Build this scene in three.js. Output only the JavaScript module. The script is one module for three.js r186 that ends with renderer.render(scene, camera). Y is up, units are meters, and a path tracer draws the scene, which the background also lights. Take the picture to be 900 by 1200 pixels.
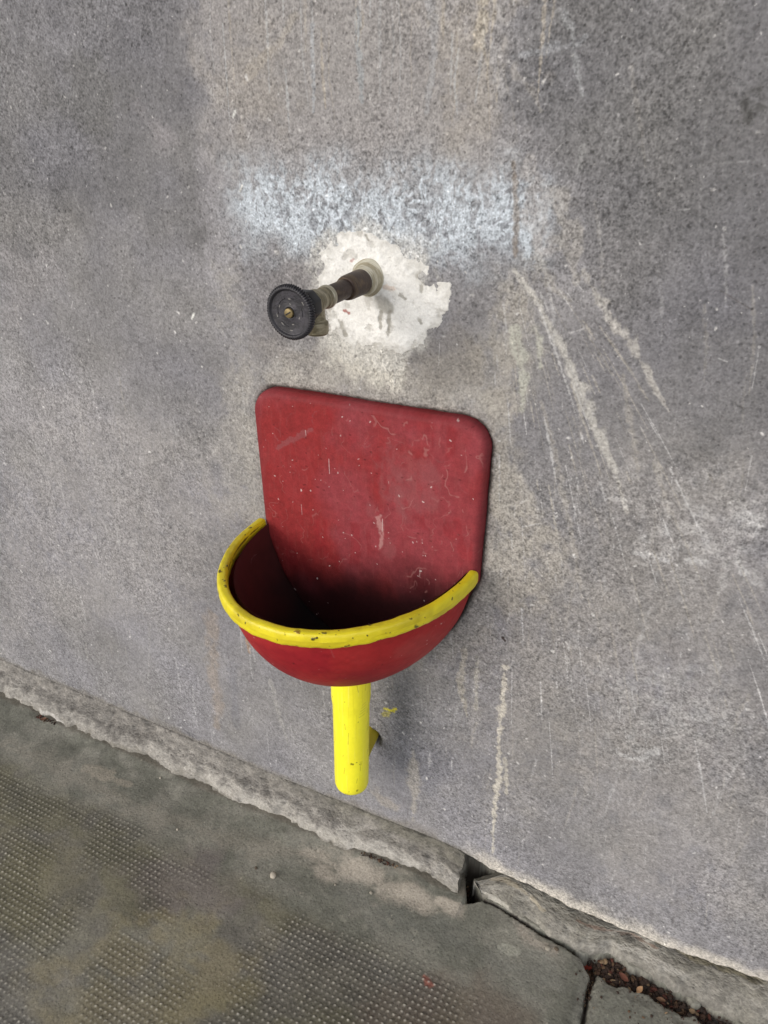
import * as THREE from 'three';
import { mergeGeometries, mergeVertices } from 'three/addons/utils/BufferGeometryUtils.js';

// ---------------------------------------------------------------- camera, sky, sun, exposure
const scene = new THREE.Scene();
const camera = new THREE.PerspectiveCamera(70.433, 3 / 4, 0.02, 400);
camera.position.set(0.3868, 0.99, 0.7238);
{
  const X = new THREE.Vector3(0.8914, -0.0024, -0.4531), Y = new THREE.Vector3(-0.1987, 0.8966, -0.3958), Z = new THREE.Vector3(0.4072, 0.4429, 0.7987);
  camera.quaternion.setFromRotationMatrix(new THREE.Matrix4().makeBasis(X, Y, Z)).normalize();
}
scene.add(camera);

const renderer = new THREE.WebGLRenderer({ antialias: true });
renderer.toneMapping = THREE.LinearToneMapping;
renderer.toneMappingExposure = 1.75;
renderer.shadowMap.enabled = true;

// ---------------------------------------------------------------- seeded noise
function rng(seed) { let s = seed >>> 0; return () => { s = (s + 0x6D2B79F5) >>> 0; let t = Math.imul(s ^ (s >>> 15), 1 | s); t = (t + Math.imul(t ^ (t >>> 7), 61 | t)) ^ t; return ((t ^ (t >>> 14)) >>> 0) / 4294967296; }; }
const NT = 1024, NV = new Float32Array(NT * NT);
{ const r = rng(77); for (let i = 0; i < NV.length; i++) NV[i] = r(); }
function vn(x, y) {                                    // value noise, 0..1
  const xi = Math.floor(x), yi = Math.floor(y); let fx = x - xi, fy = y - yi;
  fx = fx * fx * (3 - 2 * fx); fy = fy * fy * (3 - 2 * fy);
  const a = (yi & 1023) << 10, b = ((yi + 1) & 1023) << 10, c = xi & 1023, d = (xi + 1) & 1023;
  const p = NV[a + c], q = NV[a + d], r = NV[b + c], s = NV[b + d];
  return p + (q - p) * fx + (r - p + (p - q - r + s) * fx) * fy;
}
function fbm(x, y, o) { let s = 0, a = 0.5, n = 0; for (let i = 0; i < o; i++) { s += a * vn(x + i * 37.3, y + i * 91.7); n += a; a *= 0.5; x *= 2.03; y *= 2.03; } return s / n; }
const clamp = (x, a = 0, b = 1) => x < a ? a : x > b ? b : x;
const smooth = (a, b, x) => { const t = clamp((x - a) / (b - a)); return t * t * (3 - 2 * t); };
const mix = (a, b, t) => a + (b - a) * t;
const lin = (v) => { v /= 255; return v <= 0.04045 ? v / 12.92 : ((v + 0.055) / 1.055) ** 2.4; };
const rgb = (r, g, b) => [lin(r), lin(g), lin(b)];
const ENC = new Uint8Array(4097); for (let i = 0; i <= 4096; i++) { const c = i / 4096; ENC[i] = Math.round(255 * (c <= 0.0031308 ? c * 12.92 : 1.055 * c ** (1 / 2.4) - 0.055)); }

// ---------------------------------------------------------------- a painted surface: colour + relief over a rectangle in metres
class Layer {
  constructor(x0, y0, x1, y1, w, h) { Object.assign(this, { x0, y0, x1, y1, w, h, c: new Float32Array(w * h * 3), z: new Float32Array(w * h) }); this.dx = (x1 - x0) / w; this.dy = (y1 - y0) / h; }
  each(fn, X0 = this.x0, Y0 = this.y0, X1 = this.x1, Y1 = this.y1) {
    const i0 = Math.max(0, Math.floor((X0 - this.x0) / this.dx)), i1 = Math.min(this.w - 1, Math.ceil((X1 - this.x0) / this.dx));
    const j0 = Math.max(0, Math.floor((Y0 - this.y0) / this.dy)), j1 = Math.min(this.h - 1, Math.ceil((Y1 - this.y0) / this.dy));
    for (let j = j0; j <= j1; j++) for (let i = i0; i <= i1; i++) fn(this.x0 + (i + 0.5) * this.dx, this.y0 + (j + 0.5) * this.dy, j * this.w + i);
  }
  put(k, col, m) { const c = this.c; k *= 3; c[k] += (col[0] - c[k]) * m; c[k + 1] += (col[1] - c[k + 1]) * m; c[k + 2] += (col[2] - c[k + 2]) * m; }
  mul(k, f) { const c = this.c; k *= 3; c[k] *= f[0]; c[k + 1] *= f[1]; c[k + 2] *= f[2]; }
  // o: strength, rough (edge noise), sx, sy (noise size), pore (0..1: how much is broken away), psx, psy, mul, lift
  apply(k, x, y, m, col, o) {
    if (m <= 0) return;
    if (o.pore) { const n = fbm(x / (o.psx || 0.004) + 13, y / (o.psy || 0.004) + 57, 3); m *= smooth(o.pore - 0.16, o.pore + 0.16, n * 0.75 + m * 0.25); }
    m *= o.strength ?? 1;
    if (o.mul) this.mul(k, [mix(1, col[0], m), mix(1, col[1], m), mix(1, col[2], m)]); else this.put(k, col, m);
    if (o.lift) this.z[k] += o.lift * m;
  }
  stroke(pts, widths, col, o = {}) {
    const wm = Math.max(...widths), sx = o.sx || wm, sy = o.sy || wm, rough = o.rough ?? 0.8, ext = wm * (1 + rough);
    const xs = pts.map((p) => p[0]), ys = pts.map((p) => p[1]); const n = pts.length - 1;
    const len = []; let tot = 0; for (let i = 0; i < n; i++) { len.push(Math.hypot(pts[i + 1][0] - pts[i][0], pts[i + 1][1] - pts[i][1])); tot += len[i]; }
    this.each((x, y, k) => {
      let best = 1e9, bt = 0, acc = 0;
      for (let i = 0; i < n; i++) {
        const ax = pts[i][0], ay = pts[i][1], bx = pts[i + 1][0] - ax, by = pts[i + 1][1] - ay;
        const t = clamp(((x - ax) * bx + (y - ay) * by) / (bx * bx + by * by)), d = Math.hypot(x - ax - bx * t, y - ay - by * t);
        if (d < best) { best = d; bt = (acc + t * len[i]) / tot; } acc += len[i];
      }
      const q = bt * (widths.length - 1), qi = Math.min(widths.length - 2, Math.floor(q)), w = widths.length > 1 ? mix(widths[qi], widths[qi + 1], q - qi) : widths[0];
      if (best > w * (1 + rough)) return;
      const m = smooth(1, 0.25, best / w + (fbm(x / sx, y / sy, 3) - 0.5) * 2 * rough);
      this.apply(k, x, y, m, col, o);
    }, Math.min(...xs) - ext, Math.min(...ys) - ext, Math.max(...xs) + ext, Math.max(...ys) + ext);
  }
  area(pts, feather, col, o = {}) {
    const sx = o.sx || 0.03, sy = o.sy || 0.03, rough = o.rough ?? 1, ext = feather * (0.5 + rough);
    const xs = pts.map((p) => p[0]), ys = pts.map((p) => p[1]);
    this.each((x, y, k) => {
      const sd = polyDist(pts, x, y);
      if (sd > ext) return;
      const m = smooth(0.5, -0.5, sd / feather + (fbm(x / sx + 5, y / sy + 9, 4) - 0.5) * 2 * rough);
      this.apply(k, x, y, m, col, o);
    }, Math.min(...xs) - ext, Math.min(...ys) - ext, Math.max(...xs) + ext, Math.max(...ys) + ext);
  }
  map() {
    const d = new Uint8Array(this.w * this.h * 4);
    for (let i = 0, n = this.w * this.h; i < n; i++) { for (let q = 0; q < 3; q++) d[i * 4 + q] = ENC[(clamp(this.c[i * 3 + q]) * 4096) | 0]; d[i * 4 + 3] = 255; }
    const t = new THREE.DataTexture(d, this.w, this.h); t.colorSpace = THREE.SRGBColorSpace; return finish(t);
  }
  bump(range) {                                        // heights from -range/2 to range/2 metres
    const d = new Uint8Array(this.w * this.h * 4);
    for (let i = 0, n = this.w * this.h; i < n; i++) { const v = Math.round(255 * clamp(this.z[i] / range + 0.5)); d[i * 4] = d[i * 4 + 1] = d[i * 4 + 2] = v; d[i * 4 + 3] = 255; }
    return finish(new THREE.DataTexture(d, this.w, this.h));
  }
}
function finish(t) { t.magFilter = THREE.LinearFilter; t.minFilter = THREE.LinearMipmapLinearFilter; t.generateMipmaps = true; t.wrapS = t.wrapT = THREE.RepeatWrapping; t.needsUpdate = true; return t; }
function polyDist(pts, x, y) {                          // signed distance, negative inside
  let d = 1e9, inside = false;
  for (let i = 0, j = pts.length - 1; i < pts.length; j = i++) {
    const ax = pts[j][0], ay = pts[j][1], bx = pts[i][0], by = pts[i][1], ex = bx - ax, ey = by - ay;
    const t = clamp(((x - ax) * ex + (y - ay) * ey) / (ex * ex + ey * ey)), q = (x - ax - ex * t) ** 2 + (y - ay - ey * t) ** 2;
    if (q < d) d = q;
    if ((by > y) !== (ay > y) && x < (ax - bx) * (y - by) / (ay - by) + bx) inside = !inside;
  }
  return inside ? -Math.sqrt(d) : Math.sqrt(d);
}
function lineDist(pts, x, y) {                          // distance to a polyline and how far along
  let d = 1e9, at = 0;
  for (let i = 0; i < pts.length - 1; i++) {
    const ax = pts[i][0], ay = pts[i][1], ex = pts[i + 1][0] - ax, ey = pts[i + 1][1] - ay;
    const t = clamp(((x - ax) * ex + (y - ay) * ey) / (ex * ex + ey * ey)), q = Math.hypot(x - ax - ex * t, y - ay - ey * t);
    if (q < d) { d = q; at = (i + t) / (pts.length - 1); }
  }
  return [d, at];
}
const along = (pts, x) => { if (x <= pts[0][0]) return pts[0][1]; for (let i = 0; i < pts.length - 1; i++) if (x <= pts[i + 1][0]) return mix(pts[i][1], pts[i + 1][1], (x - pts[i][0]) / (pts[i + 1][0] - pts[i][0])); return pts[pts.length - 1][1]; };

// ---------------------------------------------------------------- geometry helpers
function grid(nu, nv, fn, uvf, flip = false) {           // fn(u, v) with u, v in 0..1
  const P = new Float32Array((nu + 1) * (nv + 1) * 3), U = new Float32Array((nu + 1) * (nv + 1) * 2), I = [];
  for (let j = 0, k = 0; j <= nv; j++) for (let i = 0; i <= nu; i++, k++) {
    const p = fn(i / nu, j / nv); P.set(p, k * 3); U.set(uvf ? uvf(p, i / nu, j / nv) : [i / nu, j / nv], k * 2);
    if (i < nu && j < nv) { const a = k, b = k + 1, c = k + nu + 1, d = c + 1; if (flip) I.push(a, c, b, b, c, d); else I.push(a, b, c, b, d, c); }
  }
  const g = new THREE.BufferGeometry(); g.setAttribute('position', new THREE.BufferAttribute(P, 3)); g.setAttribute('uv', new THREE.BufferAttribute(U, 2)); g.setIndex(I); g.computeVertexNormals(); return g;
}
const used = {};
function numbered(name) { const n = used[name] = (used[name] ?? -1) + 1; return n ? name + '_' + String(n).padStart(3, '0') : name; }
function part(name, geo, m, parent, label) {
  const o = new THREE.Mesh(geo, m); o.name = name; o.castShadow = o.receiveShadow = true; parent.add(o); if (label) o.userData.label = label; return o;
}
function thing(name, label, category, pos = [0, 0, 0], group) {
  const o = new THREE.Group(); o.name = numbered(name); o.position.set(...pos); o.userData = { label, category }; if (group) o.userData.group = group; scene.add(o); return o;
}
function tag(o, label, category, group, kind) { o.name = numbered(o.name); Object.assign(o.userData, { label, category }); if (group) o.userData.group = group; if (kind) o.userData.kind = kind; return o; }
const std = (o) => new THREE.MeshStandardMaterial(o);

// ---------------------------------------------------------------- light
{
  const w = 256, h = 128, d = new Float32Array(w * h * 4);        // one even overcast sky
  for (let j = 0; j < h; j++) for (let i = 0; i < w; i++) {
    const el = ((j + 0.5) / h - 0.5) * Math.PI, s = Math.max(0, Math.sin(el));
    const a = i / w * 2 * Math.PI, cl = fbm(Math.cos(a) * Math.cos(el) * 2 + 9, Math.sin(a) * Math.cos(el) * 2 + s * 3 + 9, 4);
    const L = (0.80 + 0.35 * s) * (0.86 + 0.28 * cl);
    d.set([L * 0.97, L * 0.99, L * 1.04, 1], (j * w + i) * 4);
  }
  const t = new THREE.DataTexture(d, w, h, THREE.RGBAFormat, THREE.FloatType); t.mapping = THREE.EquirectangularReflectionMapping; t.magFilter = t.minFilter = THREE.LinearFilter; t.wrapS = THREE.RepeatWrapping; t.needsUpdate = true;
  scene.background = t; scene.environment = t;
  const sun = new THREE.DirectionalLight(0xfff4e6, 1.1); sun.position.set(-2.6, 2.1, 4.6); sun.target.position.set(0, 0.5, 0);
  sun.castShadow = true; sun.shadow.radius = 60; sun.shadow.mapSize.set(2048, 2048);
  Object.assign(sun.shadow.camera, { left: -3, right: 3, top: 3, bottom: -3, near: 0.1, far: 12 });
  scene.add(sun, sun.target);
}

// ---------------------------------------------------------------- places measured on the wall (x, y) and the floor (x, z)
const edgeLine = [[-4, 0.044], [-1, 0.044], [-0.2, 0.042], [0.0971, 0.0463], [0.1226, 0.0454], [0.1463, 0.0437], [0.1739, 0.0389], [0.1918, 0.0325], [0.2535, 0.0303], [0.313, 0.023], [0.3685, 0.0204], [0.4215, 0.0269], [0.4728, 0.0283], [0.5201, 0.0336], [0.62, 0.046], [4, 0.045]];   // the lower edge of the plaster
const basinX = -0.003, plateHalf = 0.1555, plateTop = 0.731, rimY = 0.544;
function plateOutline(grow, n = 10) {                    // rounded at the top, following the bowl below the rim
  const a = plateHalf + grow, r = 0.033 + grow, top = plateTop + grow, p = [];
  for (let i = 0; i <= n; i++) { const t = i / n * Math.PI / 2; p.push([a - r + r * Math.cos(t), top - r + r * Math.sin(t)]); }
  for (let i = 0; i <= n; i++) { const t = Math.PI / 2 + i / n * Math.PI / 2; p.push([-a + r + r * Math.cos(t), top - r + r * Math.sin(t)]); }
  const low = []; for (let i = 1; i <= 30; i++) { const t = i / 31 * Math.PI, k = smooth(0, 0.32, Math.sin(t)); low.push([-(mix(a, 0.1448 + grow, k)) * Math.cos(t), rimY - 0.004 - mix(0.11, 0.156, k) * Math.sin(t) - grow * Math.sin(t)]); }
  p.push(...low);
  return p.map((q) => [q[0] + basinX, q[1]]);
}
const outline0 = plateOutline(0);
const stubAt = [-0.012, 0.211];

// ---------------------------------------------------------------- the wall's surface
const WX0 = -1.0, WX1 = 0.7, WY0 = -0.05, WY1 = 1.2;
const wallL = new Layer(WX0, WY0, WX1, WY1, 2048, 1506);
function iso(x, y) { return clamp(0.5 + 0.8 * (vn(x * 0.866 + y * 0.5, y * 0.866 - x * 0.5) + vn(x * 0.777 - y * 0.629 + 71, y * 0.777 + x * 0.629 + 33) - 1)); }
function specks(x, y, cell, share, seed) {                 // 0..1: round spots scattered one to a cell, some cells empty
  const ci = Math.floor(x / cell), cj = Math.floor(y / cell); let best = 0;
  for (let j = cj - 1; j <= cj + 1; j++) for (let i = ci - 1; i <= ci + 1; i++) {
    const h = NV[(((j + seed) & 1023) << 10) + ((i + seed * 7) & 1023)]; if (h > share) continue;
    const hx = NV[(((j + seed + 300) & 1023) << 10) + ((i + 11) & 1023)], hy = NV[(((j + 77) & 1023) << 10) + ((i + seed + 501) & 1023)], hs = NV[(((j + 613) & 1023) << 10) + ((i + 97 + seed) & 1023)];
    const dx = x - (i + hx) * cell, dy = y - (j + hy) * cell, r = cell * (0.09 + 0.26 * hs ** 4), q = (dx * dx * (0.6 + hx) + dy * dy * (1.6 - hx) + dx * dy * (hy - 0.5) * 1.4) / (r * r);
    if (q < 1) best = Math.max(best, 1 - q * q);
  }
  return best;
}
const grain = (L, x, y, k, amp, pit) => {
  const g1 = iso(x / 0.0031, y / 0.0031), g2 = iso(x / 0.00135 + 50, y / 0.00135), g3 = fbm((x * 0.8 + y * 0.6) / 0.009, (y * 0.8 - x * 0.6) / 0.009, 3);
  L.z[k] += (g1 - 0.5) * 0.00045 + (g2 - 0.5) * 0.0003 + (g3 - 0.5) * 0.0005;
  let f = 1 + amp * ((g1 - 0.5) * 0.36 + (g2 - 0.5) * 0.66 + (g3 - 0.5) * 0.22);
  const p = specks(x, y, 0.0058, 0.62, 3) * pit; f *= 1 - 0.32 * p; L.z[k] -= 0.0007 * p;
  const s = specks(x, y, 0.0056, 0.30, 40); f *= 1 + 0.42 * s * amp;
  return f;
};
function wallBase(x, y) {
  const a = fbm(x / 0.22 + 3, y / 0.22 + 8, 4), b = fbm(x / 0.045 + 30, y / 0.05, 4), c = fbm(x / 0.012 + 80, y / 0.014 + 4, 3), h = fbm(x / 0.09 + 60, y / 0.09 + 20, 3) - 0.5;
  const v = 0.290 * (1 + (a - 0.5) * 0.42 + (b - 0.5) * 0.36 + (c - 0.5) * 0.16);
  return [v * (1.0 + h * 0.04), v * (0.975 + h * 0.02), v * (1.0 - h * 0.12)];
}
wallL.each((x, y, k) => { wallL.c.set(wallBase(x, y), k * 3); });
const P1 = wallL;
// old soot and painted light falloff left and right of a paler washed strip
P1.area([[-0.5884, 1.23],[-0.2293, 1.193],[-0.2246, 1.105],[-0.2289, 1.033],[-0.2153, 0.9597],[-0.1957, 0.8812],[-0.2551, 0.8061],[-0.4309, 0.7192],[-0.6557, 0.6924],[-0.8324, 0.6714]], 0.16, [0.95, 0.953, 0.955], { mul: 1, sx: 0.05, sy: 0.07, rough: 0.7 });
P1.area([[-0.5884, 1.23],[-0.2238, 1.193],[-0.2176, 1.12],[-0.2289, 1.033],[-0.2091, 0.9508],[-0.215, 0.8899],[-0.2831, 0.9258],[-0.4725, 0.9307],[-0.7166, 0.9362]], 0.045, [0.80, 0.805, 0.81], { mul: 1, sx: 0.03, sy: 0.05, rough: 0.9 });
P1.area([[0.1422, 1.155],[0.1443, 1.071],[0.1474, 1.031],[0.1788, 0.9827],[0.2119, 0.94],[0.26, 0.8823],[0.3366, 0.7859],[0.4654, 0.7227],[0.3704, 1.132]], 0.10, [0.80, 0.805, 0.81], { mul: 1, sx: 0.03, sy: 0.05, rough: 0.8 });
P1.area([[0.1436, 1.155],[0.1469, 1.077],[0.1527, 1.024],[0.1931, 0.9827],[0.252, 0.9412],[0.3298, 0.9087],[0.4258, 0.8934],[0.3704, 1.132]], 0.03, [0.86, 0.865, 0.87], { mul: 1, sx: 0.02, sy: 0.04, rough: 0.9 });
P1.area([[0.1932, 0.9015],[0.2741, 0.6454],[0.3574, 0.4458],[0.5406, 0.3984],[0.4212, 0.9135]], 0.2, [0.92, 0.92, 0.925], { mul: 1, rough: 0.4, sx: 0.1, sy: 0.1 });
P1.area([[-0.2019, 1.177],[0.1325, 1.145],[0.141, 1.052],[0.1572, 0.9897],[0.1653, 0.9311],[-0.1567, 0.9204],[-0.1975, 0.9819],[-0.2108, 1.073]], 0.04, rgb(172, 168, 166), { strength: 0.7, pore: 0.36, psx: 0.008, psy: 0.012, rough: 0.9 });
P1.area([[-0.1834, 1.088],[-0.0949, 1.112],[-0.0923, 1.006],[-0.1715, 0.9989]], 0.05, rgb(172, 165, 156), { strength: 0.4, pore: 0.45, psx: 0.006, psy: 0.006 });
P1.area([[0.0628, 1.101],[0.1352, 1.109],[0.1484, 0.9968],[0.1017, 0.9825]], 0.05, rgb(174, 167, 158), { strength: 0.45, pore: 0.45, psx: 0.006, psy: 0.007 });
P1.area([[-0.8391, 0.6559],[-0.4402, 0.6804],[-0.3549, 0.6158],[-0.5754, 0.5781],[-0.882, 0.5579]], 0.06, rgb(170, 167, 168), { strength: 0.45, rough: 0.8, pore: 0.4, psx: 0.006 });
P1.area([[-0.5969, 0.8603],[-0.4948, 0.8545],[-0.5555, 0.7676],[-0.6123, 0.7624]], 0.05, rgb(160, 157, 158), { strength: 0.5 });
P1.area([[-0.302, 1.035],[-0.2778, 1.026],[-0.2499, 1.004],[-0.2811, 1.008]], 0.02, rgb(160, 156, 158), { strength: 0.55 });
P1.area([[-0.2307, 0.9906],[-0.1842, 0.9732],[-0.1606, 0.8831],[-0.2165, 0.8404],[-0.2238, 0.9181]], 0.03, rgb(170, 168, 172), { strength: 0.5, pore: 0.45, psx: 0.005, psy: 0.009 });
P1.area([[-0.3884, 1.098],[-0.3407, 1.071],[-0.3529, 1.018],[-0.4216, 1.029]], 0.06, [0.84, 0.84, 0.80], { mul: 1 });
// pale ring of mortar wash round the plate
P1.area(plateOutline(0.035), 0.05, rgb(176, 171, 163), { strength: 0.55, pore: 0.40, psx: 0.006, psy: 0.007, sx: 0.03, sy: 0.05, rough: 0.8 });
P1.area([[0.1483, 0.8831],[0.1606, 0.8838],[0.1771, 0.7455],[0.1776, 0.6664],[0.2237, 0.5912],[0.2325, 0.5012],[0.182, 0.4731],[0.1615, 0.5166],[0.16, 0.6629]], 0.05, rgb(186, 180, 169), { strength: 0.6, pore: 0.42, psx: 0.005, psy: 0.010 });
P1.area([[0.1464, 0.5123],[0.2237, 0.5912],[0.2959, 0.4731],[0.2556, 0.2666],[0.206, 0.1459]], 0.14, rgb(168, 163, 156), { strength: 0.4, pore: 0.38, rough: 0.6 });
P1.area([[-0.1916, 0.8521],[-0.1561, 0.8045],[-0.1847, 0.5437],[-0.2584, 0.4567],[-0.2231, 0.6627]], 0.05, rgb(178, 174, 167), { strength: 0.5, pore: 0.42, psx: 0.006 });
P1.area([[-0.1327, 0.7862],[0.13, 0.7951],[0.143, 0.7404],[-0.1508, 0.7252]], 0.03, rgb(182, 177, 168), { strength: 0.55, pore: 0.40, psx: 0.005 });
P1.area([[-0.0595, 0.8036],[0.0395, 0.8039],[0.0505, 0.7668],[-0.0385, 0.7453]], 0.03, rgb(214, 210, 199), { strength: 0.9, pore: 0.36, psx: 0.006, psy: 0.010 });
P1.area([[0.0375, 0.7894],[0.1082, 0.8465],[0.131, 0.7768],[0.0721, 0.74]], 0.03, rgb(140, 134, 126), { strength: 0.45 });
P1.area([[-0.1493, 0.8742],[-0.0645, 0.8881],[-0.0623, 0.7934],[-0.1354, 0.7543],[-0.1712, 0.7822]], 0.04, rgb(134, 130, 132), { strength: 0.5 });
P1.area([[0.0034, 0.3142],[0.1299, 0.3894],[0.1415, 0.277],[0.0876, 0.1375],[0.0164, 0.0841]], 0.06, [0.85, 0.86, 0.885], { mul: 1, sx: 0.03, sy: 0.05 });  // shadow of the bowl on the wall, painted as a darker patch
P1.area([[-0.5895, 0.0525],[-0.0937, 0.0482],[0.1174, 0.0722],[0.1184, 0.0449],[-0.096, -0.0022],[-0.6064, -0.0186]], 0.02, rgb(142, 136, 130), { strength: 0.4 });
// whitewash band with drips
{
  const poly = [[-0.1837, 0.9767],[-0.0722, 0.987],[0.0092, 0.9854],[0.1445, 0.9826],[0.1863, 0.9714],[0.1992, 0.9397],[0.1905, 0.8951],[0.1062, 0.8871],[0.0083, 0.8902],[-0.16, 0.8888],[-0.1873, 0.9285]], w0 = rgb(170, 178, 188), w1 = rgb(216, 225, 234);
  P1.each((x, y, k) => {
    const sd = polyDist(poly, x, y); if (sd > 0.04) return;
    const q = fbm(x / 0.05 + 3, y / 0.03, 3), e = smooth(0.028, -0.050, sd + (fbm(x / 0.03, y / 0.03, 4) - 0.5) * 0.040), wx = x + (fbm(x / 0.010, y / 0.012 + 7, 2) - 0.5) * 0.016 + 0.004 * (fbm(x / 0.03, y / 0.004, 2) - 0.5);
    const d = fbm(wx / 0.0052 + 11, y / 0.0135 + 3, 3), d2 = iso(wx / 0.0026, y / 0.0046), low = smooth(0.985, 0.905, y + (q - 0.5) * 0.09), left = smooth(0.06, -0.12, x);
    const t = 0.53 - 0.22 * low * (0.3 + 0.7 * left) + 0.04 * smooth(0.02, 0.16, x) * smooth(0.93, 0.88, y), m = smooth(t - 0.15, t + 0.09, d * 0.66 + d2 * 0.34);
    P1.put(k, w0, 0.58 * e); P1.put(k, w1, m * smooth(0.1, 0.9, e) * 0.9); P1.z[k] += 0.0004 * m * e; if (e > 0.5 && d > 0.62) P1.mul(k, [0.9, 0.9, 0.9]);
  }, -0.35, 0.80, 0.25, 1.10);
}
// long pale runs and scrapes
const pale = rgb(182, 177, 169), chalk = rgb(206, 205, 205);
P1.stroke([[0.1639, 0.8856],[0.187, 0.8595],[0.214, 0.8219],[0.2427, 0.7731],[0.2696, 0.7226],[0.2875, 0.6918],[0.3035, 0.6519]], [0.004, 0.0055, 0.007, 0.010, 0.0085, 0.005, 0.003], rgb(198, 195, 189), { strength: 0.85, pore: 0.36, psx: 0.003, psy: 0.006, rough: 0.7, sx: 0.008 });
P1.stroke([[0.2307, 0.8882],[0.2574, 0.8539],[0.2836, 0.8258],[0.3076, 0.7921],[0.3275, 0.7659]], [0.004, 0.007, 0.008, 0.005, 0.002], rgb(194, 190, 184), { strength: 0.7, pore: 0.42, psx: 0.003, psy: 0.006 });
P1.stroke([[0.1848, 0.9011],[0.2047, 0.8706],[0.2206, 0.8622]], [0.012, 0.010, 0.004], pale, { strength: 0.5, pore: 0.42 });
P1.stroke([[0.2, 0.9543],[0.2152, 0.9103],[0.2252, 0.88]], [0.012, 0.016, 0.006], pale, { strength: 0.45, pore: 0.45 });
P1.stroke([[0.1544, 0.9826],[0.1613, 0.9386],[0.1628, 0.9]], [0.004, 0.005, 0.004], rgb(140, 128, 116), { strength: 0.7, rough: 0.6 });
P1.stroke([[0.1692, 0.9826],[0.1822, 0.9466],[0.1929, 0.9046]], [0.014, 0.024, 0.012], rgb(182, 178, 176), { strength: 0.6, pore: 0.42, psx: 0.005, psy: 0.009 });
P1.stroke([[0.1689, 0.8242],[0.1814, 0.7831],[0.1826, 0.7463]], [0.012, 0.009, 0.005], rgb(196, 196, 184), { strength: 0.7, pore: 0.42 });
P1.stroke([[0.1899, 0.828],[0.1984, 0.7941]], [0.009, 0.004], rgb(196, 196, 184), { strength: 0.7, pore: 0.4 });
P1.stroke([[0.2799, 0.7953],[0.2981, 0.7366],[0.3096, 0.6922]], [0.003, 0.005, 0.003], pale, { strength: 0.45, pore: 0.42 });
P1.stroke([[0.2018, 0.7584],[0.2246, 0.6954],[0.2538, 0.5987],[0.2706, 0.5362]], [0.003, 0.005, 0.005, 0.002], pale, { strength: 0.45, pore: 0.42 });
P1.stroke([[0.323, 0.7135],[0.3446, 0.6611]], [0.004, 0.006], pale, { strength: 0.5, pore: 0.44 });
P1.stroke([[0.189, 0.4077],[0.1906, 0.3559],[0.1889, 0.2821],[0.1944, 0.2383],[0.1927, 0.1559],[0.1947, 0.0693]], [0.0055, 0.006, 0.0035, 0.0065, 0.004, 0.0045], rgb(210, 204, 192), { strength: 0.85, pore: 0.38, psx: 0.004, psy: 0.009, rough: 1.0, sx: 0.007, lift: 0.0004 });
P1.stroke([[0.2003, 0.2566],[0.2072, 0.1964]], [0.005, 0.004], rgb(206, 200, 186), { strength: 0.6, pore: 0.4 });
P1.stroke([[0.1344, 0.4184],[0.1312, 0.3617],[0.1436, 0.3082]], [0.006, 0.008, 0.003], rgb(186, 180, 168), { strength: 0.6, pore: 0.4 });
P1.stroke([[0.1523, 0.411],[0.1547, 0.3274]], [0.005, 0.004], rgb(190, 186, 176), { strength: 0.6, pore: 0.4 });
P1.stroke([[0.064, 0.2115],[0.0683, 0.128],[0.0664, 0.0727]], [0.008, 0.016, 0.006], rgb(180, 174, 164), { strength: 0.6, pore: 0.40 });
P1.stroke([[0.0015, 0.0951],[0.0342, 0.0838]], [0.02, 0.012], rgb(176, 168, 156), { strength: 0.5, pore: 0.4 });
P1.stroke([[-0.1817, 0.2454],[-0.1681, 0.1725],[-0.1579, 0.1315]], [0.008, 0.006, 0.003], rgb(180, 178, 174), { strength: 0.5, pore: 0.42 });
P1.stroke([[-0.2867, 0.3417],[-0.2985, 0.2019],[-0.3076, 0.1056]], [0.018, 0.022, 0.014], rgb(166, 150, 132), { strength: 0.42, pore: 0.40, psx: 0.006, psy: 0.012 });
P1.stroke([[-0.2229, 0.3217],[-0.2197, 0.2902]], [0.006, 0.004], rgb(176, 140, 104), { strength: 0.6 });
P1.stroke([[-0.2574, 0.2519],[-0.2654, 0.1231]], [0.02, 0.012], [0.86, 0.87, 0.90], { mul: 1 });
P1.stroke([[-0.4251, 0.2819],[-0.4555, 0.1436]], [0.004, 0.003], rgb(176, 174, 172), { strength: 0.4, pore: 0.4 });
P1.stroke([[-0.0596, 1.103],[-0.0599, 1.059],[-0.0625, 1.029]], [0.003, 0.004, 0.002], rgb(176, 180, 186), { strength: 0.6, pore: 0.34 });
P1.stroke([[-0.0079, 1.113],[-0.0086, 1.079],[-0.0057, 1.036]], [0.003, 0.005, 0.003], rgb(176, 182, 186), { strength: 0.6, pore: 0.36 });
P1.stroke([[0.0675, 1.114],[0.0703, 1.075],[0.0647, 1.026]], [0.008, 0.006, 0.004], rgb(178, 180, 184), { strength: 0.45, pore: 0.42 });
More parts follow.
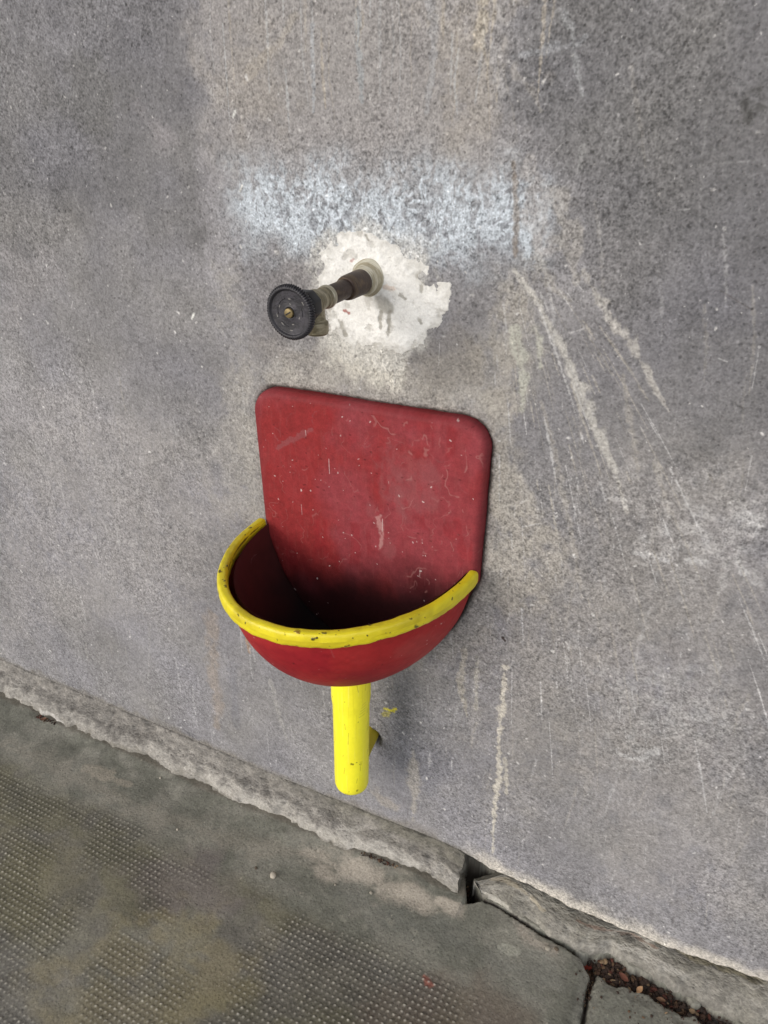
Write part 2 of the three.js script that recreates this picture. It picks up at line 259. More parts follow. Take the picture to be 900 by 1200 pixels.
{
  const r = rng(23);
  for (let i = 0; i < 46; i++) { const x = [-0.2038, 1.089][0] + r() * 0.40, y = 1.0 + r() * 0.17, l = 0.03 + r() * 0.11, w = 0.0008 + r() * 0.0022; P1.stroke([[x, y + l], [x + (r() - 0.5) * 0.006, y + l / 2], [x + (r() - 0.5) * 0.008, y]], [w * 0.6, w, w * 0.4], r() < 0.6 ? rgb(190, 192, 194) : rgb(186, 178, 166), { strength: 0.35 + r() * 0.35, pore: 0.42, psx: 0.003, psy: 0.006 }); }
  P1.area([[-0.0776, 0.8946],[-0.037, 0.9227],[0.0187, 0.9196],[0.0682, 0.8917],[0.0668, 0.8677],[0.0757, 0.8331],[0.0665, 0.7992],[0.0398, 0.7752],[-0.0377, 0.7721],[-0.0641, 0.8032],[-0.0727, 0.8601]], 0.03, rgb(214, 212, 206), { strength: 0.75, pore: 0.42, psx: 0.007, psy: 0.009, rough: 0.8, lift: 0.0003 });
  P1.area([[-0.0378, 0.9286],[0.0384, 0.9253],[0.0868, 0.9042],[0.0084, 0.9005]], 0.03, rgb(214, 216, 216), { strength: 0.6, pore: 0.40, psx: 0.006, psy: 0.012, rough: 0.8 });
}
P1.stroke([[-0.1417, 1.063],[-0.0966, 1.091],[-0.0798, 1.111]], [0.008, 0.007, 0.006], rgb(184, 176, 164), { strength: 0.4, pore: 0.42 });
P1.stroke([[0.1164, 1.11],[0.1167, 1.079],[0.1224, 1.065]], [0.008, 0.010, 0.005], rgb(196, 186, 168), { strength: 0.6, pore: 0.40 });
P1.stroke([[0.1325, 1.103],[0.13, 1.072],[0.1404, 1.038]], [0.006, 0.008, 0.005], rgb(178, 176, 176), { strength: 0.6, pore: 0.40 });
P1.stroke([[0.1493, 1.067],[0.1766, 1.071],[0.1998, 1.074],[0.2083, 1.076]], [0.004, 0.005, 0.006, 0.004], rgb(168, 170, 174), { strength: 0.65, pore: 0.47, psx: 0.005, psy: 0.006 });
P1.stroke([[0.1856, 1.098],[0.1955, 1.087],[0.2005, 1.068],[0.2117, 1.035]], [0.006, 0.005, 0.004, 0.003], rgb(168, 170, 172), { strength: 0.6, pore: 0.48, psx: 0.005, psy: 0.006 });
P1.stroke([[0.218, 0.995],[0.2156, 0.9758]], [0.004, 0.005], rgb(168, 168, 168), { strength: 0.6, pore: 0.38 });
P1.stroke([[0.1469, 1.058],[0.169, 1.037],[0.1765, 1.024]], [0.006, 0.005, 0.003], rgb(168, 164, 160), { strength: 0.6, pore: 0.40 });
P1.stroke([[0.3162, 1.014],[0.318, 0.983],[0.3249, 0.9365]], [0.0018, 0.0015, 0.001], rgb(160, 160, 160), { strength: 0.24, rough: 0.5, sx: 0.01 });
P1.stroke([[0.3144, 0.9804],[0.3594, 0.9843]], [0.0012, 0.0012], rgb(166, 166, 166), { strength: 0.24, rough: 0.5, sx: 0.01 });
P1.stroke([[0.3059, 0.9455],[0.3148, 0.9464]], [0.001], rgb(180, 180, 180), { strength: 0.6, rough: 0.2 });
P1.stroke([[0.3615, 0.8214],[0.3691, 0.8192]], [0.001], rgb(196, 196, 196), { strength: 0.7, rough: 0.2 });
for (let i = 0; i < 14; i++) { const t = i / 14 * 6.283, c = [0.3483, 1.024]; P1.stroke([[c[0] + 0.006 * Math.cos(t), c[1] + 0.010 * Math.sin(t)], [c[0] + 0.006 * Math.cos(t + 0.5), c[1] + 0.010 * Math.sin(t + 0.5)]], [0.0045], [0.84, 0.84, 0.83], { mul: 1, rough: 0.9, sx: 0.004 }); }
P1.area([[0.2704, 0.6747],[0.3433, 0.6988],[0.4319, 0.6804],[0.4551, 0.5696],[0.3738, 0.5664]], 0.12, chalk, { strength: 0.5, pore: 0.60, psx: 0.011, psy: 0.007, rough: 0.5 });
P1.area([[0.2894, 0.446],[0.433, 0.5195],[0.4954, 0.3775],[0.3382, 0.3048]], 0.10, rgb(190, 190, 190), { strength: 0.4, pore: 0.60, psx: 0.009, psy: 0.008, rough: 0.5 });
P1.area([[0.2318, 0.6968],[0.4177, 0.7479],[0.5499, 0.1172],[0.3448, 0.0864]], 0.10, rgb(176, 170, 164), { strength: 0.25, pore: 0.5, psx: 0.012, psy: 0.02, rough: 0.5 });
P1.area([[-0.5582, 0.6372],[-0.1972, 0.6668],[-0.2617, 0.3808],[-0.8711, 0.0778],[-0.7269, 0.4893]], 0.12, rgb(176, 172, 170), { strength: 0.4, pore: 0.50, psx: 0.007, psy: 0.009, rough: 0.5 });
P1.stroke([[0.3171, 0.6061],[0.3329, 0.6059],[0.3537, 0.6051]], [0.004, 0.006, 0.004], chalk, { strength: 0.6, pore: 0.4 });
P1.stroke([[0.4156, 0.6722],[0.4219, 0.6708]], [0.012, 0.010], chalk, { strength: 0.6, pore: 0.42 });
P1.stroke([[0.4182, 0.62],[0.4242, 0.6136]], [0.008], chalk, { strength: 0.6, pore: 0.4 });
P1.stroke([[0.371, 0.6127],[0.3892, 0.6123]], [0.005], chalk, { strength: 0.6, pore: 0.4 });
P1.stroke([[0.3434, 0.327],[0.365, 0.3312],[0.3815, 0.3522]], [0.006], rgb(196, 196, 196), { strength: 0.5, pore: 0.42 });
{
  const r = rng(9), o = [0.1331, 0.9642];
  for (let i = 0; i < 150; i++) {                         // thin runs fanning down to the right of the whitewash
    const t = 0.10 + 0.95 * r() ** 0.9, d = 0.10 + r() * 0.55, l = 0.012 + r() ** 2 * 0.10, w = 0.0006 + r() ** 2 * 0.0016, bend = (r() - 0.5) * 0.1;
    const at = (q) => { const u = t * (1 - 0.35 * (q - 0.1)) + bend * (q - d); return [o[0] + q * Math.sin(u * 0.8), o[1] - q * Math.cos(u * 0.8)]; };
    P1.stroke([at(d), at(d + l / 2), at(d + l)], [w * 0.6, w, w * 0.4], r() < 0.4 ? pale : chalk, { strength: 0.4 + r() * 0.45, rough: 0.8, pore: 0.40, psx: 0.0024, psy: 0.004, sx: 0.004 });
  }
  for (let i = 0; i < 34; i++) {                          // hairline scratches
    const x = WX0 + r() * 1.7, y = 0.08 + r() * 1.05, a = -0.3 + (r() - 0.5) * 2.4, l = 0.02 + r() * 0.06;
    P1.stroke([[x, y], [x + l * 0.5 * Math.cos(a), y + l * 0.5 * Math.sin(a) + 0.002], [x + l * Math.cos(a), y + l * Math.sin(a)]], [0.0005, 0.0006, 0.0004], r() < 0.6 ? chalk : rgb(104, 100, 100), { strength: 0.3, rough: 0.7, sx: 0.01, sy: 0.01 });
  }
  for (let i = 0; i < 60; i++) {                          // trowel sweeps: broad, faint, one way
    const x = WX0 + r() * 1.7, y = 0.08 + r() * 1.05, a = -0.5 + (r() - 0.5) * 0.8, l = 0.06 + r() * 0.14, g = r() < 0.5 ? 0.94 : 1.06;
    P1.stroke([[x, y], [x + l * 0.5 * Math.cos(a), y + l * 0.5 * Math.sin(a) + 0.006], [x + l * Math.cos(a), y + l * Math.sin(a)]], [0.003, 0.010, 0.004], [g, g, g], { mul: 1, rough: 1.2, sx: 0.02, sy: 0.006 });
  }
  for (let i = 0; i < 70; i++) {                          // faint runs over the right half, leaning a little
    const x = 0.12 + r() * 0.5, y = 0.06 + r() * 0.95, l = 0.02 + r() * 0.09, k = -0.05 + 0.35 * Math.max(0, y - 0.4), w = 0.0015 + r() * 0.003;
    P1.stroke([[x, y + l], [x + k * l + (r() - 0.5) * 0.006, y + l * 0.5], [x + k * l * 2, y]], [w * 0.7, w, w * 0.4], r() < 0.5 ? pale : chalk, { strength: 0.18 + r() * 0.24, pore: 0.50, psx: 0.004, psy: 0.007 });
  }
  for (let i = 0; i < 40; i++) {                          // faint runs over the left and the middle
    const x = -0.7 + r() * 0.85, y = 0.08 + r() * 0.6, l = 0.02 + r() * 0.07, w = 0.0015 + r() * 0.0025;
    P1.stroke([[x, y + l], [x + (r() - 0.5) * 0.006, y + l * 0.5], [x, y]], [w * 0.7, w, w * 0.4], r() < 0.5 ? pale : chalk, { strength: 0.2 + r() * 0.25, pore: 0.45, psx: 0.003, psy: 0.006 });
  }
  for (let i = 0; i < 420; i++) {                         // short sandy marks down the lower wall
    const x = -0.95 + r() * 1.62, y = 0.05 + r() ** 1.2 * 0.75, l = 0.006 + r() ** 2 * 0.04, w = 0.0005 + r() * 0.0011, k = (r() - 0.5) * 0.12 + Math.max(0, x) * 0.2;
    P1.stroke([[x, y + l], [x + k * l, y]], [w, w * 0.6], r() < 0.6 ? chalk : r() < 0.6 ? pale : rgb(112, 106, 108), { strength: 0.15 + r() * 0.4, rough: 0.9, pore: 0.40, psx: 0.002, psy: 0.003, sx: 0.003 });
  }
  for (let i = 0; i < 90; i++) {                          // scuffs
    const x = WX0 + r() * 1.7, y = 0.06 + r() * 1.1, a = r() * 3.14, l = 0.002 + r() * r() * 0.03, w = 0.0008 + r() * 0.0012;
    P1.stroke([[x, y], [x + l * Math.cos(a), y + l * Math.sin(a)]], [w, w * 0.6], r() < 0.75 ? chalk : rgb(96, 90, 88), { strength: 0.2 + r() * 0.4, rough: 0.4 });
  }
  for (let i = 0; i < 3600; i++) {                        // flecks of lime and dark specks
    const x = WX0 + r() * 1.7, y = 0.05 + r() * 1.15, s = 0.0006 + r() * r() * r() * 0.0030, dark = r() < 0.42;
    P1.stroke([[x, y], [x + (r() - 0.5) * s * 2.5, y + (r() - 0.5) * s * 2.5]], [s], dark ? rgb(70, 64, 64) : rgb(226, 224, 222), { strength: dark ? 0.45 : 0.35 + r() * 0.6, rough: 0.5, sx: 0.0015, sy: 0.0015 });
  }
}
for (const [a, w] of [[[-0.1637, 1.026], 0.004], [[-0.2542, 0.803], 0.0035], [[-0.1639, 0.9524], 0.002]]) P1.stroke([a, [a[0] + 0.004, a[1] + 0.006]], [w * 0.7], rgb(240, 240, 236), { strength: 0.95, rough: 0.5, sx: 0.003 });
P1.stroke([[0.1835, 0.4519],[0.1848, 0.4497]], [0.0035], rgb(44, 26, 20), { strength: 0.9, rough: 0.6, sx: 0.003 });
P1.stroke([[0.0196, 0.2705],[0.0306, 0.2717],[0.036, 0.2786]], [0.005, 0.004, 0.004], rgb(222, 210, 50), { strength: 0.9, pore: 0.47, psx: 0.003, psy: 0.003 });
P1.stroke([[0.0141, 0.2587],[0.0238, 0.2658]], [0.006], rgb(200, 190, 80), { strength: 0.6, pore: 0.45, psx: 0.003, psy: 0.003 });
// darkened seam round the plate and darkened hole of the drain
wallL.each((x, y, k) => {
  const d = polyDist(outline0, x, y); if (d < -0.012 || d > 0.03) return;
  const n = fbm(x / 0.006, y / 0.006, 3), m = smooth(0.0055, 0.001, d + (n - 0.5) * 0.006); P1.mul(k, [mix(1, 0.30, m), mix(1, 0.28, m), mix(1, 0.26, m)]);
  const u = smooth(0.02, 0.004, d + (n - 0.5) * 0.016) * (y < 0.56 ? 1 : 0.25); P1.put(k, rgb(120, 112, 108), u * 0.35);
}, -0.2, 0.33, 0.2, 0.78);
P1.stroke([[-0.008, 0.214], [-0.001, 0.210]], [0.0125], rgb(34, 24, 18), { strength: 0.95, rough: 0.5, sx: 0.008 });
// bare lime along the broken lower edge, dirt in the corner of the left half
wallL.each((x, y, k) => {
  const e = along(edgeLine, x), n = fbm(x / 0.02, y / 0.02, 4), r = smooth(0.13, 0.2, x);
  if (r > 0) { const m = smooth(0.034, 0.006, y - e + (n - 0.5) * 0.030) * r; P1.put(k, rgb(218, 211, 199), m * 0.85); }
  if (r < 1) { const q = smooth(0.018, 0.0, y - e + (n - 0.5) * 0.03) * (1 - r); P1.put(k, rgb(126, 120, 108), q * 0.6); }
}, WX0, WY0, WX1, 0.12);
wallL.each((x, y, k) => { const bn = (fbm(x / 0.03 + 4, y / 0.03, 3) - 0.5) * 0.03, bm = Math.max(smooth(-0.93, -0.99, x + bn), smooth(0.60, 0.69, x + bn), smooth(1.165, 1.195, y + bn * 0.5)); if (bm > 0) P1.put(k, [0.268, 0.260, 0.256], bm); const f = grain(P1, x, y, k, 0.75 + 0.5 * smooth(0.35, 0.65, fbm(x / 0.13 + 70, y / 0.13, 3)), 0.55 + 0.5 * smooth(0.55, 0.95, y)) * 0.76; P1.mul(k, [f, f, f]); });
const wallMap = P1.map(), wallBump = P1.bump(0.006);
// the same plaster without the marks, for the wall beyond
const farL = new Layer(0, 0, 1.2, 1.2, 768, 768);
farL.each((x, y, k) => {
  const u = x / 1.2 * 2 * Math.PI, v = y / 1.2 * 2 * Math.PI, f = grain(farL, x, y, k, 1, 1);
  const a = 0.5 + 0.12 * Math.sin(u + 2 * Math.sin(v)) + 0.12 * Math.sin(2 * v + Math.cos(u)), b = fbm(x / 0.03, y / 0.03, 3), c = 0.203 * (1 + (a - 0.5) * 0.3 + (b - 0.5) * 0.3) * f;
  farL.c.set([c * 1.0, c * 0.972, c * 0.957], k * 3);
});
const M = {
  wall: std({ map: wallMap, bumpMap: wallBump, bumpScale: 0.006, roughness: 0.92 }),
  wallFar: std({ map: farL.map(), bumpMap: farL.bump(0.006), bumpScale: 0.006, roughness: 0.92 }),
};
function spread(lo, hi, a, b, step, coarse) {              // fine lines between a and b, coarser outside
  const out = []; let s = coarse; const L = []; for (let x = a, d = step * 2; x > lo; d = Math.min(coarse, d * 1.5)) { x = Math.max(lo, x - d); L.unshift(x); }
  out.push(...L); const n = Math.round((b - a) / step); for (let i = 0; i <= n; i++) out.push(a + (b - a) * i / n);
  for (let x = b, d = step * 2; x < hi; d = Math.min(coarse, d * 1.5)) { x = Math.min(hi, x + d); out.push(x); }
  return out;
}
function sheet(xs, ys, fn, inFine, uvFine, uvFar, flip) {   // one mesh, two materials
  const nx = xs.length, ny = ys.length, P = new Float32Array(nx * ny * 3), U = new Float32Array(nx * ny * 2), A = [], B = [];
  // vertices on the border of the two materials are doubled by giving each material its own sheet of vertices
  const P2 = new Float32Array(P.length * 2), U2 = new Float32Array(U.length * 2), N = nx * ny;
  for (let j = 0, k = 0; j < ny; j++) for (let i = 0; i < nx; i++, k++) {
    const p = fn(xs[i], ys[j], i, j, nx, ny); P2.set(p, k * 3); P2.set(p, (k + N) * 3); U2.set(uvFine(p, xs[i], ys[j]), k * 2); U2.set(uvFar(p, xs[i], ys[j]), (k + N) * 2);
    if (i < nx - 1 && j < ny - 1) {
      const fine = inFine((xs[i] + xs[i + 1]) / 2, (ys[j] + ys[j + 1]) / 2), o = fine ? 0 : N, T = fine ? A : B, a = k + o, b = a + 1, c = a + nx, d = c + 1;
      if (flip) T.push(a, c, b, b, c, d); else T.push(a, b, c, b, d, c);
    }
  }
  const g = new THREE.BufferGeometry(); g.setAttribute('position', new THREE.BufferAttribute(P2, 3)); g.setAttribute('uv', new THREE.BufferAttribute(U2, 2)); g.setIndex(A.concat(B));
  g.computeVertexNormals(); g.addGroup(0, A.length, 0); g.addGroup(A.length, B.length, 1); return g;
}

const wall = thing('plaster_wall', 'stained grey rendered wall behind the red basin, pale patch at the tap', 'wall');
const foldX = [0.145, 0.165];
function wallZ(x, y) {
  let z = (fbm(x / 0.16 + 7, y / 0.16, 3) - 0.5) * 0.006 + (fbm(x / 0.03, y / 0.03 + 3, 3) - 0.5) * 0.0022;
  if (x > -0.25 && x < 0.25 && y > 0.3 && y < 0.8) {
    const d = polyDist(outline0, x, y), n = fbm(x / 0.02, y / 0.02, 3);
    z += smooth(0.03 + n * 0.01, 0.003, d) * (0.002 + n * 0.005 + (y < 0.53 ? 0.004 * smooth(0.54, 0.5, y) : 0)) * smooth(-0.004, 0.003, d + (n - 0.5) * 0.003) - 0.006 * smooth(0.001, -0.004, d);
  }
  const h = Math.hypot(x + 0.005, y - 0.212) + (fbm(x / 0.01, y / 0.01, 2) - 0.5) * 0.008; if (h < 0.025) z -= 0.014 * smooth(0.0175, 0.0135, h);
  return z;
}
{
  const xs = spread(-4, 4, -1.0, 0.7, 0.0042, 0.35), ys = spread(0.02, 2.53, 0.05, 1.2, 0.0042, 0.35);
  ys.splice(0, ys.findIndex((v) => v >= 0.05)); const low = [-1, -0.75, -0.5, -0.3, -0.15, 0]; // rows that turn in under the plaster's broken edge
  const rows = low.concat(ys);
  const edgeAt = (x) => along(edgeLine, x) + (fbm(x / 0.012 + 4, 3.3, 4) - 0.5) * 0.010 * smooth(0.1, 0.2, x);
  const g = sheet(xs, rows, (x, v, i, j, nx, ny) => {
    const e = edgeAt(x);
    if (j < low.length) { const p = low[j]; if (p <= -0.5) return [x, p === -1 ? -0.05 : e + 0.010, p === -1 ? -0.034 : p === -0.75 ? -0.034 : -0.022]; const n = (fbm(x / 0.006, p * 9, 3) - 0.5) * 0.004; return [x, e - 0.002 * p * p + (p === 0 ? 0.004 : p === -0.15 ? 0.0015 : 0.0015) + n * 0.3, p === 0 ? wallZ(x, e) - 0.0 : p === -0.15 ? -0.002 + n : -0.010 + n]; }
    const y = v < 0.10 ? mix(e + 0.004, v, smooth(0.046, 0.10, v)) : v; const edge = (i === 0 || i === nx - 1 || j === ny - 1) ? -0.04 : 0;
    return [x, Math.max(y, e + 0.004 + 0.0006 * (j - low.length)), edge || wallZ(x, y)];
  }, (x, v) => x > -1.0 && x < 0.7 && v < 1.2, (p) => [(p[0] - WX0) / (WX1 - WX0), (p[1] - WY0) / (WY1 - WY0)], (p) => [p[0] / 1.2, p[1] / 1.2]);
  const back = new THREE.BoxGeometry(8, 2.58, 0.26); back.translate(0, 1.24, -0.168); back.clearGroups();
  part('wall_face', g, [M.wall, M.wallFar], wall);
  part('wall_core', back, M.wallFar, wall);
}
{ // the open passage's roof, above the picture: a plain slab resting on the wall
  const g = new THREE.BoxGeometry(9, 0.16, 1.7); g.translate(0, 2.62, 0.835);
  const o = part('passage_roof', g, std({ color: new THREE.Color().setRGB(0.26, 0.25, 0.24), roughness: 0.9 }), scene); o.userData.kind = 'structure'; o.userData.label = 'flat concrete roof over the passage';
}
// the smear of white plaster round the tap: a thin irregular skin
{
  const pts = [[-0.0666, 0.8898],[-0.052, 0.8968],[-0.0384, 0.9123],[-0.0213, 0.9168],[-0.0027, 0.9162],[0.0166, 0.9094],[0.0357, 0.9035],[0.0417, 0.8928],[0.0594, 0.8912],[0.0722, 0.8868],[0.0705, 0.8774],[0.0638, 0.8727],[0.0669, 0.8651],[0.0947, 0.8713],[0.0987, 0.8553],[0.0959, 0.842],[0.089, 0.8316],[0.0741, 0.8176],[0.0684, 0.8022],[0.0491, 0.7917],[0.0397, 0.7858],[0.029, 0.7943],[0.0031, 0.7924],[-0.0213, 0.7888],[-0.039, 0.7998],[-0.0489, 0.8086],[-0.062, 0.8486],[-0.0649, 0.8578],[-0.0618, 0.8746]];
  const c = pts.reduce((s, p) => [s[0] + p[0] / pts.length, s[1] + p[1] / pts.length], [0, 0]);
  const dist = (x, y) => polyDist(pts, x, y) + (fbm(x / 0.012, y / 0.012, 4) - 0.5) * 0.011 + (fbm(x / 0.004, y / 0.004, 2) - 0.5) * 0.004;
  const L = new Layer(-0.13, 0.76, 0.15, 0.94, 448, 288);
  const white = rgb(240, 239, 235);
  L.each((x, y, k) => { const a = fbm(x / 0.03, y / 0.03, 3), b = fbm(x / 0.006, y / 0.006, 3), f = 0.93 + (a - 0.5) * 0.16 + (b - 0.5) * 0.12; L.c.set([white[0] * f, white[1] * f, white[2] * f], k * 3); L.z[k] = (b - 0.5) * 0.0010 + (a - 0.5) * 0.0012; });
  const gr = rgb(150, 146, 136);
  for (const [q, w] of [[[[0.0142, 0.8406],[0.0268, 0.838]], 0.012], [[[0.0153, 0.8333],[0.0141, 0.8165]], 0.004], [[[0.0268, 0.8343],[0.0237, 0.8099]], 0.004], [[[0.0608, 0.8742],[0.0649, 0.8675]], 0.007], [[[0.063, 0.8639],[0.0631, 0.8587]], 0.0035], [[[-0.0362, 0.8175],[-0.0321, 0.8044]], 0.006], [[[0.0627, 0.8302],[0.0638, 0.8257]], 0.003], [[[-0.0027, 0.912],[0.0003, 0.907]], 0.002], [[[0.0391, 0.8543],[0.0452, 0.8503]], 0.003], [[[-0.0578, 0.8405],[-0.0491, 0.8317]], 0.006]]) L.stroke(q, [w, w * 0.7], gr, { strength: 0.75, rough: 0.7, pore: 0.32, lift: -0.0008 });
  L.stroke([[-0.0324, 0.8312],[-0.0269, 0.8298]], [0.002, 0.003], rgb(150, 60, 44), { strength: 0.8 }); L.stroke([[-0.0211, 0.885],[-0.0179, 0.887]], [0.002], rgb(150, 70, 60), { strength: 0.6 });
  L.stroke([[0.0206, 0.861],[0.0309, 0.8599]], [0.004], rgb(196, 160, 130), { strength: 0.4 });
  L.each((x, y, k) => { const d = dist(x, y), n = fbm(x / 0.007 + 9, y / 0.007, 3); const m = smooth(-0.014, 0.0, d + (n - 0.5) * 0.024) * 0.34 + smooth(0.80, 0.775, y + (n - 0.5) * 0.05) * 0.5; L.put(k, gr, clamp(m)); const ws = smooth(0.66, 0.76, fbm(x / 0.014 + 31, y / 0.011, 4)); L.put(k, gr, ws * 0.4); L.z[k] -= 0.0006 * ws; const f = grain(L, x, y, k, 0.22, 0.35); L.mul(k, [f, f, f]); });
  const nx = 200, ny = 130, x0 = -0.12, x1 = 0.14, y0 = 0.77, y1 = 0.935, id = new Map(), V = [], T = [];
  const vert = (x, y, h) => { V.push(x, y, wallZ(x, y) + h); return V.length / 3 - 1; };
  const D = []; for (let j = 0; j <= ny; j++) for (let i = 0; i <= nx; i++) D.push(dist(mix(x0, x1, i / nx), mix(y0, y1, j / ny)));
  const node = (k) => { if (!id.has(k)) { const i = k % (nx + 1), j = (k / (nx + 1)) | 0, x = mix(x0, x1, i / nx), y = mix(y0, y1, j / ny); id.set(k, vert(x, y, mix(0.0002, 0.0011, smooth(0, -0.02, D[k])) + (fbm(x / 0.02, y / 0.02, 2) - 0.5) * 0.0012)); } return id.get(k); };
  const cut = (a, b) => { const key = a < b ? a + '_' + b : b + '_' + a; if (!id.has(key)) { const t = D[a] / (D[a] - D[b]), ia = a % (nx + 1), ja = (a / (nx + 1)) | 0, ib = b % (nx + 1), jb = (b / (nx + 1)) | 0; id.set(key, vert(mix(x0, x1, mix(ia, ib, t) / nx), mix(y0, y1, mix(ja, jb, t) / ny), -0.0015)); } return id.get(key); };
  const tri = (a, b, c3) => {
    const q = [a, b, c3], inn = q.filter((k) => D[k] < 0).length; if (!inn) return;
    if (inn === 3) { T.push(node(a), node(b), node(c3)); return; }
    const poly = []; for (let e = 0; e < 3; e++) { const u = q[e], w = q[(e + 1) % 3]; if (D[u] < 0) poly.push(node(u)); if ((D[u] < 0) !== (D[w] < 0)) poly.push(cut(u, w)); }
    for (let e = 1; e < poly.length - 1; e++) T.push(poly[0], poly[e], poly[e + 1]);
  };
  for (let j = 0; j < ny; j++) for (let i = 0; i < nx; i++) { const a = j * (nx + 1) + i, b = a + 1, d = a + nx + 1, e = d + 1; tri(a, b, e); tri(a, e, d); }
  const g = new THREE.BufferGeometry(); g.setAttribute('position', new THREE.Float32BufferAttribute(V, 3)); const U = []; for (let i = 0; i < V.length; i += 3) U.push((V[i] - L.x0) / (L.x1 - L.x0), (V[i + 1] - L.y0) / (L.y1 - L.y0));
  g.setAttribute('uv', new THREE.Float32BufferAttribute(U, 2)); g.setIndex(T); g.computeVertexNormals();
  part('plaster_patch', g, std({ map: L.map(), bumpMap: L.bump(0.006), bumpScale: 0.006, roughness: 0.85 }), wall, 'white plaster patch smeared round the tap pipe');
}

// ---------------------------------------------------------------- the floor
const crackA = [[0.1962, 0.0289], [0.2268, 0.03], [0.267, 0.036], [0.2993, 0.0408], [0.3175, 0.0411], [0.3371, 0.0434], [0.354, 0.0455]];                                // from the foot to the junction
const crackB = [[0.354, 0.0455], [0.3643, 0.0609], [0.363, 0.0804], [0.3642, 0.1004], [0.366, 0.132], [0.3704, 0.1731], [0.3735, 0.2582], [0.3761, 0.3746]];
const gapUp = [[0.3521, 0.0371], [0.3796, 0.0245], [0.4073, 0.0263], [0.4412, 0.0296], [0.4744, 0.0374], [0.5162, 0.0399], [0.5483, 0.0407], [0.6318, 0.0469]];
const gapLow = [[0.3564, 0.056], [0.3869, 0.0609], [0.415, 0.0577], [0.445, 0.0559], [0.4771, 0.0597], [0.5078, 0.0612], [0.5763, 0.0646], [0.6315, 0.0633]];
const gapPoly = gapUp.concat([...gapLow].reverse());
const holePoly = [[0.1486, -0.0212], [0.1494, -0.0082], [0.162, 0.0133], [0.1763, 0.0435], [0.1859, 0.0371], [0.1958, 0.0276], [0.1793, 0.0157], [0.1675, 0.0025], [0.1923, -0.0199], [0.1744, -0.0275]];
const footL = [[-4, 0.046], [-0.9, 0.046], [-0.6, 0.048], [-0.3, 0.045], [-0.1, 0.044], [-0.0303, 0.0432], [0.02, 0.037], [0.0773, 0.0333], [0.1359, 0.0377], [0.30, 0.04]];
const footR = [[0.15, 0.03], [0.1958, 0.0276], [0.2264, 0.0287], [0.2666, 0.0347], [0.3113, 0.0402], [0.3317, 0.0407], [0.3521, 0.0371], [0.3796, 0.0245], [0.4073, 0.0263], [0.4412, 0.0296], [0.4744, 0.0374], [0.5162, 0.0399], [0.5483, 0.0407], [0.7, 0.042], [4, 0.045]];
const FX0 = -0.95, FX1 = 0.62, FZ0 = -0.04, FZ1 = 0.56;
const stip = (x, z) => {                                    // how strongly the roller marked the concrete here
  const e = 0.158 + (fbm(x / 0.08, 4.2, 3) - 0.5) * 0.02 + 0.012 * smooth(-0.35, -0.6, x) - 0.004 * Math.sin(x * 14), n = fbm(x / 0.09 + 4, z / 0.07 + 2, 3);
  return smooth(e - 0.012, e + 0.02, z) * smooth(0.32, 0.60, n) * smooth(0.29, 0.235, x + (z - 0.16) * 0.1);
};
const bumpAt = (x, z) => { const p = 0.0081, wx = x + 0.0012 * (fbm(x / 0.05, z / 0.05, 2) - 0.5) * 2 + 0.004 * Math.sin(x * 3.1 + z * 4), wz = z + 0.0015 * (fbm(x / 0.06 + 5, z / 0.06, 2) - 0.5) * 2 + 0.006 * Math.sin(x * 2.3); const u = (wx / p - Math.floor(wx / p) - 0.5) * p, v = (wz / p - Math.floor(wz / p) - 0.5) * p; const id = NV[((Math.floor(wz / p) & 1023) << 10) + (Math.floor(wx / p) & 1023)]; return smooth(1, 0.15, Math.hypot(u / 0.0028, v / 0.0021)) * (0.55 + 0.6 * id); };
const gapDist = (x, z) => polyDist(gapPoly, x + (fbm(x / 0.018 + 3, z / 0.018, 3) - 0.5) * 0.022, z + (fbm(x / 0.014 + 9, z / 0.014 + 5, 4) - 0.5) * 0.020);
function floorY(x, z) {
  let y = (fbm(x / 0.3 + 2, z / 0.3, 2) - 0.5) * 0.006 + (fbm(x / 0.05 + 2, z / 0.04 + 6, 3) - 0.5) * 0.0022;
  if (x > FX0 && x < FX1 && z < FZ1) {
    if (z > 0.12) { const s = stip(x, z); if (s > 0) y += s * (bumpAt(x, z) * 0.0021 - 0.0005); }
    y += 0.0065 * smooth(0.085, 0.03, z + (fbm(x / 0.04 + 5, z / 0.04, 3) - 0.5) * 0.04) * (x < 0.17 ? 1 : 0.3);
    if (x > 0.1) {
      const n = (fbm(x / 0.008, z / 0.008, 3) - 0.5), nb = (fbm(x / 0.02 + 8, z / 0.02, 2) - 0.5);
      const [d, t] = lineDist(crackB, x, z), w = mix(0.0075, 0.0022, smooth(0.0, 0.30, t));
      y -= 0.012 * smooth(0.56, 0.42, z) * smooth(w + 0.0022, w - 0.0022, d + n * 0.004) + 0.004 * smooth(0.022, 0.0, d + nb * 0.01);
      const [d2, t2] = lineDist(crackA, x, z); y -= 0.012 * smooth(0.0018 + 0.0035 * t2, 0.0006 + 0.001 * t2, d2 + n * 0.004);
      const g = gapDist(x, z) + n * 0.004; y -= 0.013 * smooth(0.002, -0.003, g) + 0.004 * smooth(0.022, 0.0, g);
      const h = polyDist(holePoly, x, z) + n * 0.003; y -= 0.045 * smooth(0.0015, -0.003, h);
    }
  }
  return y;
}
const floorL = new Layer(FX0, FZ0, FX1, FZ1, 2048, 783);
